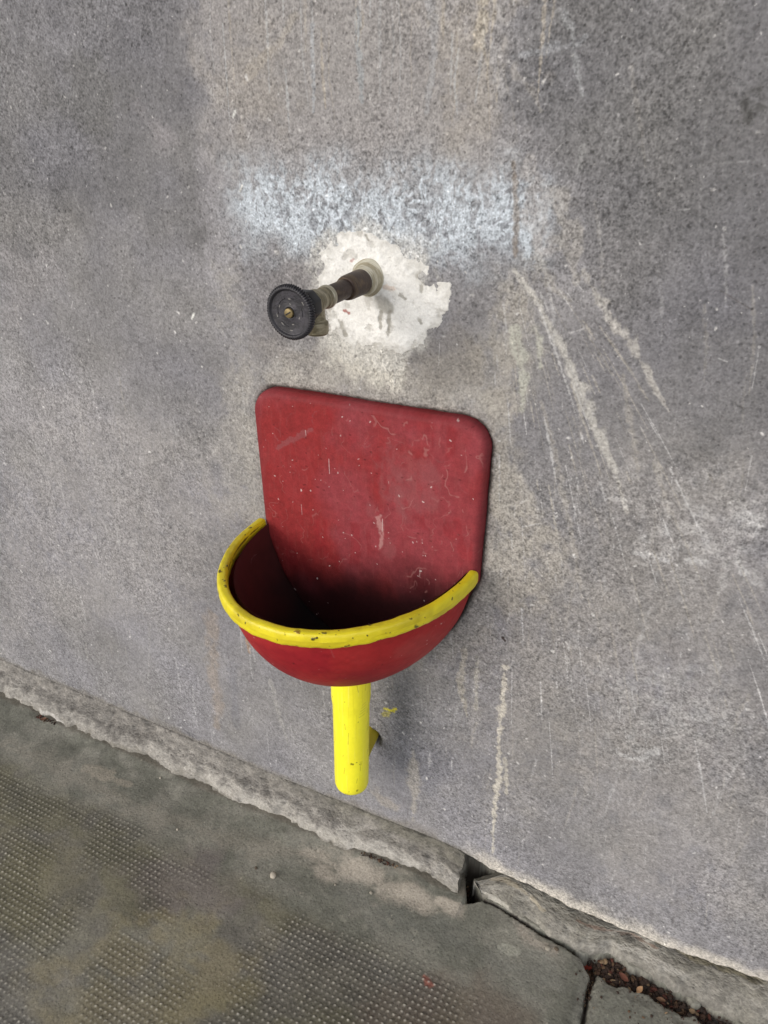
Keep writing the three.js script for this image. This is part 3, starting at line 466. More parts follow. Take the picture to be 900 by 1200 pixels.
{
  const L = floorL, moss = rgb(103, 103, 95), brown = rgb(98, 95, 80), grey = rgb(118, 116, 109), plum = rgb(98, 95, 93);
  L.each((x, z, k) => {
    const a = fbm(x / 0.16 + 2, z / 0.12 + 7, 4), b = fbm(x / 0.05 + 22, z / 0.04 + 7, 4), c = fbm(x / 0.012, z / 0.012, 3), q = fbm(x / 0.09 + 60, z / 0.07 + 40, 3);
    const s = smooth(0.145, 0.185, z + (b - 0.5) * 0.04), t = smooth(0.44, 0.60, a), r = smooth(0.46, 0.62, q) * s, f = 0.93 + (b - 0.5) * 0.50 + (c - 0.5) * 0.36;
    for (let i = 0; i < 3; i++) { let v = mix(mix(moss[i], grey[i], smooth(0.4, 0.6, b) * 0.6), mix(brown[i], grey[i], t * 0.55), s); v = mix(v, plum[i], r * 0.5); L.c[k * 3 + i] = v * f; }
  });
  L.area([[-0.8032, 0.1478],[-0.6215, 0.1054],[-0.3301, 0.1107],[-0.1423, 0.082],[-0.0805, 0.0774],[-0.1435, 0.1266],[-0.3374, 0.1435],[-0.6148, 0.1487]], 0.03, rgb(136, 130, 120), { strength: 0.35, pore: 0.40, psx: 0.02, psy: 0.01 });
  L.stroke([[-0.5324, 0.107],[-0.486, 0.1015],[-0.4349, 0.1018]], [0.012, 0.016, 0.008], rgb(150, 142, 130), { strength: 0.45, pore: 0.38, psx: 0.02, psy: 0.006 });
  L.area([[-0.0951, 0.0671],[0.0145, 0.0551],[0.1744, 0.049],[0.1642, 0.0735],[0.0483, 0.0914],[-0.0485, 0.1036]], 0.03, rgb(160, 152, 142), { strength: 0.75, pore: 0.30, psx: 0.02, psy: 0.01, sx: 0.03, sy: 0.02 });
  L.area([[0.2432, 0.0408],[0.3125, 0.045],[0.323, 0.0625],[0.2655, 0.0715]], 0.02, rgb(158, 148, 138), { strength: 0.6, pore: 0.35 });
  L.area([[-0.0256, 0.1162],[0.1557, 0.0851],[0.2831, 0.0892],[0.3331, 0.1017],[0.2209, 0.1207],[0.04, 0.129]], 0.05, rgb(98, 99, 94), { strength: 0.55, rough: 0.7 });
  L.area([[0.1023, 0.2426],[0.2249, 0.1315],[0.3217, 0.143],[0.3037, 0.2274],[0.1579, 0.3014]], 0.06, rgb(92, 79, 68), { strength: 0.5, rough: 0.7 });
  L.area([[-0.3219, 0.2168],[-0.2008, 0.1383],[-0.1345, 0.2024],[-0.2167, 0.2736]], 0.06, rgb(104, 96, 96), { strength: 0.55, rough: 0.7 });
  L.area([[-0.3077, 0.3752],[-0.2057, 0.2681],[-0.0629, 0.2378],[-0.0239, 0.3624],[-0.2118, 0.4576]], 0.10, rgb(120, 112, 86), { strength: 0.55, pore: 0.44, psx: 0.03, psy: 0.02, rough: 1.1, sx: 0.05, sy: 0.04 });
  L.area([[-0.5868, 0.2405],[-0.4051, 0.2589],[-0.3276, 0.3581],[-0.392, 0.3907]], 0.08, rgb(112, 107, 84), { strength: 0.5, rough: 0.7 });
  L.area([[0.2472, 0.0531],[0.3079, 0.0501],[0.3425, 0.0846],[0.3217, 0.143],[0.2491, 0.1319]], 0.04, rgb(116, 116, 110), { strength: 0.5, pore: 0.36, psx: 0.02, psy: 0.015 });
  L.area([[0.3709, 0.0702],[0.437, 0.073],[0.4997, 0.0809],[0.3948, 0.1812]], 0.03, rgb(110, 110, 102), { strength: 0.6, pore: 0.3, psx: 0.02, psy: 0.015 });
  L.stroke([[0.2465, 0.0812],[0.2635, 0.0807]], [0.010], rgb(152, 152, 142), { strength: 0.5, pore: 0.40 });
  L.stroke([[0.1641, 0.1699],[0.1729, 0.173]], [0.007], rgb(156, 84, 70), { strength: 0.6, rough: 0.6 });
  for (const p of [[0.0211, 0.146], [0.0548, 0.1434], [0.0834, 0.1188], [0.1196, 0.1177]]) L.stroke([p, [p[0] + 0.006, p[1] + 0.002]], [0.006], rgb(140, 138, 128), { strength: 0.35, pore: 0.42 });
  const pale2 = rgb(182, 177, 165);
  L.each((x, z, k) => {
    L.mul(k, [1.26, 1.25, 1.21]); const s = z > 0.12 ? stip(x, z) : 0; if (s > 0) { const b = bumpAt(x, z); L.put(k, pale2, s * b * 0.74); L.mul(k, [1 - 0.26 * s * (1 - b), 1 - 0.26 * s * (1 - b), 1 - 0.25 * s * (1 - b)]); }
    if (x > 0.1) {
      const n = fbm(x / 0.006, z / 0.006, 3) - 0.5, soil = rgb(44, 33, 27);
      const g = gapDist(x, z) + n * 0.004, h = polyDist(holePoly, x, z) + n * 0.003, [d] = lineDist(crackB, x, z), [d2] = lineDist(crackA, x, z);
      L.put(k, soil, Math.max(smooth(0.001, -0.003, g), smooth(0.001, -0.002, h), smooth(0.0035, 0.001, d + n * 0.004), smooth(0.0035, 0.001, d2 + n * 0.003)) * 0.9);
      L.put(k, rgb(136, 134, 124), 0.5 * smooth(0.010, 0.004, Math.abs(g - 0.009)) + 0.35 * smooth(0.008, 0.003, Math.abs(d - 0.008)));
    }
    const fl = along(footL, x); if (x < 0.17) { const n = fbm(x / 0.03, z / 0.01, 3); L.put(k, rgb(84, 76, 66), 0.6 * smooth(0.010, 0.0, z - fl + (n - 0.5) * 0.012)); }
    { const bn = (fbm(x / 0.03 + 4, z / 0.03, 3) - 0.5) * 0.03, bm = Math.max(smooth(-0.865, -0.935, x + bn), smooth(0.575, 0.61, x + bn * 0.5), smooth(0.475, 0.545, z + bn)); if (bm > 0) L.put(k, rgb(128, 123, 113), bm); }
    const f = grain(L, x, z, k, 0.55, 0.55); L.mul(k, [f, f, f]);
  });
  const r = rng(31);
  for (let i = 0; i < 900; i++) { const x = FX0 + r() * 1.57, z = 0.04 + r() * 0.5, s = 0.0006 + r() * r() * 0.0016; L.stroke([[x, z], [x + (r() - 0.5) * s * 2, z + (r() - 0.5) * s * 2]], [s], r() < 0.5 ? rgb(60, 54, 48) : rgb(176, 168, 154), { strength: 0.3 + r() * 0.35, rough: 0.4, sx: 0.001 }); }
}
const floorFarL = new Layer(0, 0, 1, 1, 512, 512);
floorFarL.each((x, z, k) => { const b = fbm(x * 20, z * 20, 3), f = grain(floorFarL, x, z, k, 0.5, 0.5) * (0.9 + (b - 0.5) * 0.3), c = rgb(128, 123, 113); floorFarL.c.set([c[0] * f, c[1] * f, c[2] * f], k * 3); });
M.floor = std({ map: floorL.map(), bumpMap: floorL.bump(0.006), bumpScale: 0.0045, roughness: 0.72 });
M.floorFar = std({ map: floorFarL.map(), bumpMap: floorFarL.bump(0.006), bumpScale: 0.006, roughness: 0.88 });
{
  const xs = spread(-60, 60, FX0 + 0.01, FX1 - 0.01, 0.0018, 8), zs = spread(-0.034, 60, -0.034, FZ1 - 0.01, 0.0018, 8);
  const g = sheet(xs, zs, (x, z) => [x, floorY(x, z), z], (x, z) => x > FX0 + 0.005 && x < FX1 - 0.005 && z < FZ1 - 0.005, (p, x, z) => [(x - FX0) / (FX1 - FX0), (z - FZ0) / (FZ1 - FZ0)], (p, x, z) => [x, z], true);
  const o = part('ground', g, [M.floor, M.floorFar], scene); o.userData.kind = 'structure'; o.userData.label = 'grey concrete floor with roller dimples and a cracked corner';
}

// ---------------------------------------------------------------- the mortar skirting along the wall's foot
const skL = new Layer(-0.95, 0, 0.62, 0.12, 2048, 157);         // across: x; up: along the profile
{
  const L = skL, a0 = rgb(132, 128, 122), a1 = rgb(150, 146, 139), mossy = rgb(98, 95, 84);
  L.each((x, t, k) => {
    const v = t / 0.12, r = smooth(0.14, 0.2, x), a = fbm(x / 0.06, t / 0.02 + 3, 4), b = fbm(x / 0.014 + 7, t / 0.012, 4), c = fbm(x / 0.004, t / 0.004, 2);
    const bright = smooth(0.45, 0.7, v + (b - 0.5) * 0.7) * (1 - r), dark = smooth(0.55, 0.1, v + (a - 0.5) * 0.6) * smooth(-0.35, 0.0, x) * (1 - r) + r * smooth(0.5, 0.62, a) * 0.7;
    const f = 0.95 + (b - 0.5) * 0.8 + (c - 0.5) * 0.5 + (fbm(x / 0.10 + 50, 1.5, 3) - 0.5) * 0.4;
    for (let i = 0; i < 3; i++) { let q = mix(a0[i], a1[i], bright * 0.9); q = mix(q, mossy[i], clamp(dark) * 0.75); q = mix(q, rgb(134, 131, 122)[i], r * 0.6); L.c[k * 3 + i] = q * f; }
    { const e = smooth(0.70, 0.90, v + (b - 0.5) * 0.4) * (1 - r) * smooth(0.30, 0.50, fbm(x / 0.08 + 20, 2.5, 3)); L.put(k, rgb(112, 108, 99), e * 0.8); }
    if (v > 0.93 && r < 1) L.put(k, rgb(96, 80, 66), smooth(0.93, 0.99, v + (c - 0.5) * 0.1) * 0.6);
    L.z[k] = (b - 0.5) * 0.0024 + (c - 0.5) * 0.0010;
  });
  L.stroke([[0.20, 0.03], [0.24, 0.05], [0.28, 0.07]], [0.01, 0.012, 0.006], rgb(170, 160, 140), { strength: 0.6, pore: 0.35, psy: 0.02 });
  L.stroke([[0.17, 0.08], [0.20, 0.10], [0.25, 0.112]], [0.01, 0.012, 0.006], rgb(182, 178, 168), { strength: 0.7, pore: 0.3 });
  L.stroke([[0.33, 0.055], [0.40, 0.050], [0.43, 0.052]], [0.006, 0.010, 0.006], rgb(128, 100, 84), { strength: 0.5, pore: 0.47, psx: 0.008 });
  L.stroke([[0.37, 0.09], [0.42, 0.085], [0.47, 0.08]], [0.012, 0.016, 0.010], rgb(168, 164, 156), { strength: 0.6, pore: 0.32 });
  L.stroke([[0.44, 0.03], [0.5, 0.03], [0.56, 0.03]], [0.012], rgb(126, 118, 92), { strength: 0.6, pore: 0.32 });
  L.stroke([[-0.02, 0.113], [0.02, 0.115], [0.07, 0.112]], [0.006, 0.008, 0.006], rgb(148, 104, 84), { strength: 0.6, pore: 0.35 });
  L.stroke([[-0.72, 0.095], [-0.66, 0.10]], [0.014, 0.012], rgb(196, 192, 186), { strength: 0.6, pore: 0.35 });
  L.stroke([[-0.3, 0.09], [-0.1, 0.092], [0.08, 0.086]], [0.02, 0.022, 0.016], rgb(178, 174, 166), { strength: 0.5, pore: 0.46, psx: 0.014, psy: 0.01 });
  L.each((x, t, k) => { const f = grain(L, x, t, k, 0.6, 0.6); L.mul(k, [f, f, f]); });
}
M.mortar = std({ map: skL.map(), bumpMap: skL.bump(0.006), bumpScale: 0.006, roughness: 0.93 });
const skirt = thing('mortar_skirting', 'crumbling grey mortar skirting along the foot of the wall, broken at the right', 'skirting');
function skirtPiece(x0, x1, step, prof, endsCut) {
  const n = Math.round((x1 - x0) / step), m = 26;
  return grid(n, m, (u, v) => {
    const x = mix(x0, x1, u); const [px, py, pz] = prof(x, v, u);
    const k = (fbm(x / 0.05 + 13, v * 2.2, 3) - 0.5) * 0.010 + (fbm(x / 0.018 + 3, v * 3.4, 4) - 0.5) * 0.009 + (fbm(x / 0.007 + 3, v * 9, 3) - 0.5) * 0.0046 - 0.005 * smooth(0.62, 0.75, fbm(x / 0.025 + 40, v * 2.5 + 7, 3)), e = smooth(0, 0.12, v) * smooth(1.0, 0.9, v) * 0.8 + 0.2;
    return [px, py + k * 0.6 * e, pz + k * 0.8 * e];
  }, (p, u, v) => [(mix(x0, x1, u) - skL.x0) / (skL.x1 - skL.x0), v], false);
}
{
  const profL = (x, v, u) => {
    const top = along(edgeLine, x) - 0.001 + (fbm(x / 0.03, 5.5, 4) - 0.5) * 0.008, fz = along(footL, x) + (fbm(x / 0.09, 7.7, 5) - 0.5) * 0.020 + (fbm(x / 0.009, 2.7, 3) - 0.5) * 0.005, yb = floorY(x, fz) - 0.005;
    const cut = smooth(0.985, 1, u); let z, y;                                // face, then rolled under at the foot
    if (v < 0.08) { z = mix(-0.03, -0.0012, v / 0.08); y = top; } else if (v < 0.86) { const t = (v - 0.08) / 0.78; const rg = smooth(0.3, 0.62, t) * smooth(1.0, 0.8, t); z = mix(-0.0012, fz, t ** 1.1) + 0.004 * rg; y = mix(top, 0.003, t ** 0.95) + 0.005 * rg + yb * 0.3 * t; } else { const t = (v - 0.86) / 0.14; z = fz - 0.003 * t * t; y = mix(0.003 + yb * 0.3, yb, t); }
    const lean = x > 0.10 ? (x - 0.10) / 0.07 : 0; return [x + lean * (0.010 * v - 0.004 + (fbm(v * 6, 3.1, 3) - 0.5) * 0.012), y, z];
  };
  const endL = 0.154;
  const gl = skirtPiece(-4, endL, 0.0028 * 1.6, profL), cap = grid(10, 26, (u, v) => { const p = profL(endL, v, 1); return [p[0] + (fbm(u * 3, v * 5, 2) - 0.5) * 0.006 * Math.sin(u * Math.PI), mix(p[1], Math.min(p[1], -0.02), u), mix(p[2], -0.03, u * 0.6)]; }, (p, u, v) => [(0.15 + 0.01 * u - skL.x0) / 1.57, v * 0.4]);
  part('mortar_piece', mergeGeometries([gl, cap]), M.mortar, skirt);
  const profR = (x, v, u) => {
    const e = along(edgeLine, x), tip = smooth(0.0, 0.05, u), fz = along(footR, x) - 0.0015 + (fbm(x / 0.02, 9.7, 3) - 0.5) * 0.003, yb = floorY(x, fz + 0.004) - 0.006;
    const q = smooth(0.174, 0.235, x), top = mix(0.018, Math.max(e - 0.006, 0.014), q), zt = mix(0.018, -0.014, smooth(0.172, 0.225, x)); let z, y;
    if (v < 0.12) { z = zt - 0.004 * (1 - v / 0.12); y = mix(-0.024, top - 0.001, v / 0.12); } else if (v < 0.86) { const t = (v - 0.12) / 0.74; z = mix(zt, fz - 0.001, t); y = mix(top, 0.009, t ** 1.3) + 0.004 * q * Math.sin(t * Math.PI); } else { const t = (v - 0.86) / 0.14; z = fz - 0.001 - 0.006 * t * t; y = mix(0.009, yb - 0.010, t); }
    const lean = x < 0.24 ? 1 - (x - 0.174) / 0.066 : 0; return [x + lean * (0.022 * (v - 0.25) + (fbm(v * 5, 8.1, 2) - 0.5) * 0.004), y, z];
  };
  const startR = 0.178, gr2 = skirtPiece(startR, 1.6, 0.0042, profR), capR = grid(10, 26, (u, v) => { const p = profR(startR, v, 0); return [p[0] + 0.004 * u, mix(p[1], Math.min(p[1], -0.025), u), mix(p[2], -0.03, u * 0.3)]; }, (p, u, v) => [(0.19 - 0.01 * u - skL.x0) / 1.57, 0.75 + v * 0.2]);
  part('mortar_piece', mergeGeometries([gr2, capR]), M.mortar, skirt, 'broken off mortar wedge right of the hole');
}

// ---------------------------------------------------------------- the basin
const redL = new Layer(-0.2, 0.3, 0.2, 0.8, 820, 1025);
{
  const L = redL, red = rgb(136, 45, 46), pink = rgb(138, 64, 70), deep = rgb(128, 29, 34);
  L.each((x, y, k) => {
    const a = fbm(x / 0.08 + 4, y / 0.11, 4), b = fbm(x / 0.014, y / 0.05 + 3, 3), c = fbm(x / 0.006, y / 0.006, 3), d = fbm(x / 0.05 + 40, y / 0.05, 3);
    const p = smooth(0.42, 0.66, a) * 0.65 + smooth(0.5, 0.7, b) * 0.1, q = smooth(0.55, 0.68, d) * smooth(0.5, 0.62, b);
    const f = 1 + (c - 0.5) * 0.36 + (b - 0.5) * 0.14;
    for (let i = 0; i < 3; i++) L.c[k * 3 + i] = mix(mix(red[i], pink[i], p), deep[i], q * 0.4) * f;
    L.z[k] = (c - 0.5) * 0.0003 + (b - 0.5) * 0.0002;
  });
  L.each((x, y, k) => {                                        // shade inside the bowl painted onto the plate, with a ragged upper line
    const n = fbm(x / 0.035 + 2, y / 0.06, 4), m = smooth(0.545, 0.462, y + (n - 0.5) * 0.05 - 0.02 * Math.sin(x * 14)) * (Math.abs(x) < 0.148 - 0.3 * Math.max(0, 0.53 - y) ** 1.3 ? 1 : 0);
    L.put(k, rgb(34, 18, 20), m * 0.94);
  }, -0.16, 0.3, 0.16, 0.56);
  const dust = rgb(138, 78, 80), lime = rgb(214, 200, 196), r = rng(5);
  L.area([[0.03, 0.56], [0.07, 0.60], [0.10, 0.66], [0.08, 0.69], [0.04, 0.66], [0.02, 0.60]], 0.04, dust, { strength: 0.5, pore: 0.52, psx: 0.008, psy: 0.014, rough: 1.6 });
  L.stroke([[-0.125, 0.655], [-0.10, 0.672], [-0.07, 0.69]], [0.004, 0.006, 0.004], dust, { strength: 0.6, pore: 0.4 });
  L.stroke([[0.05, 0.65], [0.045, 0.62], [0.055, 0.60]], [0.008, 0.01, 0.006], dust, { strength: 0.55, pore: 0.45 });
  L.stroke([[0.02, 0.59], [0.025, 0.565], [0.02, 0.545]], [0.006, 0.005, 0.003], rgb(186, 140, 136), { strength: 0.6, pore: 0.42 });
  for (let i = 0; i < 26; i++) { const x = (r() - 0.5) * 0.28, y = 0.55 + r() * 0.17, t = r() * 6.28, w = 0.006 + r() * 0.01, n = 4; const pts = []; for (let q = 0; q <= n; q++) { const u = t + q * 0.45; pts.push([x + w * Math.cos(u), y + w * Math.sin(u)]); } L.stroke(pts, [0.0012, 0.002, 0.001], dust, { strength: 0.2 + r() * 0.2, pore: 0.52, psx: 0.004, psy: 0.004 }); }
  for (let i = 0; i < 7; i++) { const x = (r() - 0.5) * 0.29, y = 0.52 + r() * 0.18, l = 0.003 + r() ** 2 * 0.018; L.stroke([[x, y], [x + (r() - 0.5) * 0.001, y + l]], [0.0006, 0.0009], lime, { strength: 0.2 + r() * 0.35, rough: 0.3, sx: 0.004 }); }
  for (let i = 0; i < 120; i++) { const x = (r() - 0.5) * 0.3, y = 0.36 + r() * 0.37, s = 0.0005 + r() * r() * 0.0016; L.stroke([[x, y], [x + (r() - 0.5) * s * 3, y + (r() - 0.5) * s * 3]], [s], lime, { strength: 0.3 + r() * 0.6, rough: 0.5, sx: 0.002 }); }
  for (let i = 0; i < 60; i++) { const x = (r() - 0.5) * 0.3, y = 0.55 + r() * 0.18, s = 0.0006 + r() * 0.001; L.stroke([[x, y], [x + s, y]], [s], rgb(70, 20, 22), { strength: 0.5, rough: 0.5, sx: 0.002 }); }
  // limescale: thin ragged outlines of dried runs
  L.each((x, y, k) => { const wx = x + (fbm(x / 0.02, y / 0.02, 3) - 0.5) * 0.03, a = fbm(wx / 0.035 + 8, y / 0.06 + 2, 3), ln = smooth(0.020, 0.004, Math.abs(a - 0.56)) * smooth(-0.02, 0.06, x + (y - 0.6) * 0.3) + smooth(0.012, 0.002, Math.abs(a - 0.42)) * 0.6, br = smooth(0.46, 0.6, fbm(x / 0.012 + 4, y / 0.012, 3)); L.put(k, rgb(166, 116, 112), clamp(ln * br) * 0.42); const g = fbm(x / 0.003, y / 0.02, 2); L.put(k, rgb(160, 96, 92), smooth(0.6, 0.75, g) * 0.07); }, -0.15, 0.5, 0.15, 0.72);
  L.each((x, y, k) => { if (y > 0.545) { const n = fbm(x / 0.02, y / 0.02, 3), m = smooth(0.010, 0.0, Math.min(Math.abs(Math.abs(x) - 0.152), Math.abs(y - 0.728)) + (n - 0.5) * 0.008); L.put(k, rgb(112, 46, 50), m * 0.45); } const g = vn(x / 0.0012, y / 0.0012); L.mul(k, [0.9 + g * 0.2, 0.9 + g * 0.2, 0.9 + g * 0.2]); });  // bevel shade painted in as a darker red along the edges
}
const bowlL = new Layer(0, 0, 0.5, 0.3, 500, 300);
bowlL.each((x, y, k) => { const a = fbm(x / 0.07, y / 0.06 + 4, 4), c = fbm(x / 0.006, y / 0.006, 3), r0 = rgb(158, 43, 44), r1 = rgb(142, 33, 40), r2 = rgb(162, 58, 56), f = 1 + (c - 0.5) * 0.3; for (let i = 0; i < 3; i++) bowlL.c[k * 3 + i] = mix(mix(r0[i], r1[i], smooth(0.5, 0.7, a)), r2[i], smooth(0.48, 0.3, a)) * f; bowlL.z[k] = (c - 0.5) * 0.0003; });
{ const r = rng(61); for (let i = 0; i < 70; i++) { const x = r() * 0.5, y = r() * 0.3, q = 0.0004 + r() ** 3 * 0.0012; bowlL.stroke([[x, y], [x + (r() - 0.5) * q * 3, y + q]], [q], r() < 0.7 ? rgb(206, 186, 180) : rgb(64, 20, 20), { strength: 0.7, rough: 0.5, sx: 0.002 }); } for (let i = 0; i < 9; i++) { const x = r() * 0.5, y = r() * 0.3; bowlL.stroke([[x, y], [x + (r() - 0.5) * 0.02, y + 0.01 + r() * 0.02]], [0.0006, 0.0008], rgb(160, 96, 92), { strength: 0.4, rough: 0.6, sx: 0.003 }); } }
M.bowl = new THREE.MeshPhysicalMaterial({ map: bowlL.map(), bumpMap: bowlL.bump(0.002), bumpScale: 0.002, roughness: 0.55, specularIntensity: 0.3 });
const uvRed = (p) => [(p[0] + 0.2) / 0.4, (p[1] - 0.3) / 0.5];
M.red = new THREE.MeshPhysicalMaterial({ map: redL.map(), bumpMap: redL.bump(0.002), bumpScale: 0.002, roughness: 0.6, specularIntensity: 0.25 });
const liningL = new Layer(0, 0, 1, 1, 512, 512);               // the bowl's inside: its shade painted in, darker downward, with scale marks
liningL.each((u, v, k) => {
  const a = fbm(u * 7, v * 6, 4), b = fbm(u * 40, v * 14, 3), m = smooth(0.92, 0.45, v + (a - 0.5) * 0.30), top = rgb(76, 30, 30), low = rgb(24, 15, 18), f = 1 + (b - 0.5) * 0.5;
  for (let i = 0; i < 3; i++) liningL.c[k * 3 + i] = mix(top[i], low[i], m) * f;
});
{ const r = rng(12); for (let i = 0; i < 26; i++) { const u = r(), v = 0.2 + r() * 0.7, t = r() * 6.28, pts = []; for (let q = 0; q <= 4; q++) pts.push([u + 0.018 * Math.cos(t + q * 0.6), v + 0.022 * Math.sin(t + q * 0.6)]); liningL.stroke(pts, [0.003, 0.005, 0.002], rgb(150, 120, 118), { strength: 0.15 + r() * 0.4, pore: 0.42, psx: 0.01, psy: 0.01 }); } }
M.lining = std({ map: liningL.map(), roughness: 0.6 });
const yelL = new Layer(0, 0, 1, 0.05, 2048, 102);             // along the rim, in metres
{
  const L = yelL, r = rng(3), y0 = rgb(222, 206, 34), y1 = rgb(188, 170, 30);
  L.each((x, y, k) => { const a = fbm(x / 0.04, y / 0.02, 3), b = fbm(x / 0.008, y / 0.006, 3), f = 1 + (b - 0.5) * 0.2; for (let i = 0; i < 3; i++) L.c[k * 3 + i] = mix(y0[i], y1[i], smooth(0.45, 0.7, a) * 0.7) * f; L.z[k] = (b - 0.5) * 0.0006; });
  for (let i = 0; i < 300; i++) { const x = r(), y = r() * 0.05, s = 0.0005 + r() ** 5 * 0.0024, t = r() * 3; L.stroke([[x, y], [x + Math.cos(t) * s * 2, y + Math.sin(t) * s]], [s], r() < 0.85 ? rgb(44, 36, 22) : rgb(110, 66, 34), { strength: 0.85, rough: 0.7, sx: 0.002, sy: 0.002, lift: -0.0006 }); }
  L.each((x, y, k) => { const n = fbm(x / 0.012, 3.3, 4), v = y / 0.05; const m = smooth(0.030, 0.008, Math.abs(v - 0.565) + (n - 0.4) * 0.07); L.put(k, rgb(62, 48, 26), m * 0.85); });
}
M.rim = new THREE.MeshPhysicalMaterial({ map: yelL.map(), bumpMap: yelL.bump(0.002), bumpScale: 0.002, roughness: 0.42 });

const basin = thing('wall_basin', 'red wall basin with yellow rim and yellow drain pipe, under the tap', 'basin');
{
  // back plate: rounded slab with a soft bevel, seated 6 mm into the plaster
  const T = 0.020, B = 0.010, loops = [];
  const ring = (off, z) => plateOutline(off).map((p) => [p[0], p[1], z]);
  loops.push(ring(0, -0.008)); for (let i = 0; i <= 6; i++) { const t = i / 6 * Math.PI / 2; loops.push(ring(-B * (1 - Math.cos(t)) - (i ? 0.0 : 0), T - B + B * Math.sin(t) - 0.0)); }
  const n = loops[0].length, V = [], I = []; loops.forEach((l) => l.forEach((p) => V.push(...p)));
  for (let j = 0; j < loops.length - 1; j++) for (let i = 0; i < n; i++) { const a = j * n + i, b = j * n + (i + 1) % n; I.push(a, b, a + n, b, b + n, a + n); }
  const base = (loops.length - 1) * n, steps = 14;                            // front face: shrink towards the middle
  const cx = 0, cy = 0.58; let prev = base; for (let s = 1; s <= steps; s++) { const k = 1 - s / steps, start = V.length / 3; for (let i = 0; i < n; i++) { const p = loops[loops.length - 1][i]; V.push(cx + (p[0] - cx) * k, cy + (p[1] - cy) * k, T - 0.0012 * (1 - k) + (fbm(p[0] * k * 14 + 5, p[1] * k * 14, 2) - 0.5) * 0.0012 * (1 - k)); } for (let i = 0; i < n; i++) { const a = prev + i, b = prev + (i + 1) % n, c = start + i, d = start + (i + 1) % n; I.push(a, b, c, b, d, c); } prev = start; }
  const g = new THREE.BufferGeometry(); g.setAttribute('position', new THREE.Float32BufferAttribute(V, 3)); const U = []; for (let i = 0; i < V.length; i += 3) U.push(...uvRed([V[i], V[i + 1]])); g.setAttribute('uv', new THREE.Float32BufferAttribute(U, 2)); g.setIndex(I); g.computeVertexNormals();
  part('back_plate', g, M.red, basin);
  // bowl: a half ellipsoid hung from the plate
  const zc = 0.020, A = 0.1495, Bz = 0.1955, D = 0.162, wob = (u, v) => 1 + (fbm(u * 6 + 1, v * 5, 2) - 0.5) * 0.012 * Math.sin(v * Math.PI);
  const ell = (a, b, d, drop) => (u, v) => { const ph = u * Math.PI, th = v * Math.PI / 2, w = wob(u, v); return [basinX - 0.0015 + a * Math.cos(ph) * Math.sin(th) * w, rimY - drop - d * Math.cos(th), zc + b * Math.sin(ph) * Math.sin(th) * w]; };
  const outer = grid(96, 48, ell(A, Bz, D, 0), (p, u, v) => [u, v]), bowl = part('bowl', outer, M.bowl, basin);
  part('bowl_lining', grid(96, 48, ((e) => (u, v) => { const p = e(u, v); return [p[0], p[1], zc + (p[2] - zc) * 1.064 - 0.012]; })(ell(A - 0.007, Bz - 0.007, D - 0.008, 0)), null, true), M.lining, bowl, 'inside of the bowl with its shade painted in');
  // rim: a rounded bead swept along the bowl's edge
  const a2 = A + 0.002, b2 = Bz + 0.002, NS = 150, NC = 22, hw = 0.0064, hh = 0.0094;
  const rim = grid(NC, NS + 12, (u, v) => {
    const s = v * (NS + 12) - 6, ph = clamp(s / NS) * Math.PI, over = s < 0 ? -s / 6 : s > NS ? (s - NS) / 6 : 0, k = Math.sqrt(Math.max(0, 1 - over * over));
    const c = Math.cos(ph), si = Math.sin(ph), nx = c / a2, nz = si / b2, nl = Math.hypot(nx, nz), t = -u * 2 * Math.PI, sg = (x, p) => Math.sign(x) * Math.abs(x) ** p;
    const lump = 1 + (fbm(ph * 12, u * 3, 2) - 0.5) * 0.10, r = hw * sg(Math.cos(t), 0.6) * k * lump, y = hh * sg(Math.sin(t), 0.7) * k * (Math.sin(t) < 0 ? 1 + (fbm(ph * 30, 8.8, 3) - 0.5) * 0.28 : lump);
    const ez = over * 0.006 * -1;
    return [basinX - 0.0015 + a2 * c + r * nx / nl, rimY - 0.003 + y + (fbm(ph * 5, 1.5, 2) - 0.5) * 0.002, zc + 0.003 + b2 * si + r * nz / nl + ez];
  }, (p, u, v) => [v * 0.56, u], false);
  part('rim', rim, M.rim, basin, 'chipped yellow bead round the bowl edge');
  // drain pipe
  const dL = new Layer(0, 0, 0.16, 0.24, 320, 480), r = rng(8), y0 = rgb(253, 244, 52);
  dL.each((x, y, k) => { const a = fbm(x / 0.03, y / 0.05, 3), b = fbm(x / 0.004, y / 0.004, 2), f = 0.97 + (a - 0.5) * 0.14 + (b - 0.5) * 0.05; dL.c.set([y0[0] * f, y0[1] * f * (1 + (a - 0.5) * 0.05), y0[2] * f], k * 3); dL.z[k] = (a - 0.5) * 0.0008 + (b - 0.5) * 0.0002; });
  for (let i = 0; i < 46; i++) { const x = r() * 0.16, y = r() < 0.55 ? r() * 0.03 : r() * 0.22, s = 0.0006 + r() ** 3 * 0.002; dL.stroke([[x, y], [x + (r() - 0.5) * 0.003, y + (r() - 0.5) * 0.004]], [s], rgb(60, 50, 14), { strength: 0.75, rough: 0.7, sx: 0.002 }); }
  for (let i = 0; i < 90; i++) { const x = r() * 0.16, y = r() * 0.2; dL.stroke([[x, y], [x + (r() - 0.5) * 0.002, y + 0.02 + r() * 0.04]], [0.0007], r() < 0.5 ? rgb(255, 250, 110) : rgb(226, 212, 30), { strength: 0.35, rough: 0.8, sx: 0.004, sy: 0.02, lift: 0.0002 }); }
  for (let i = 0; i < 30; i++) { const x = r() * 0.16, y = 0.02 + r() * 0.18; dL.stroke([[x, y], [x + (r() - 0.5) * 0.004, y + 0.006 + r() * 0.015]], [0.0006], rgb(150, 138, 30), { strength: 0.6, rough: 0.4, sx: 0.004 }); }
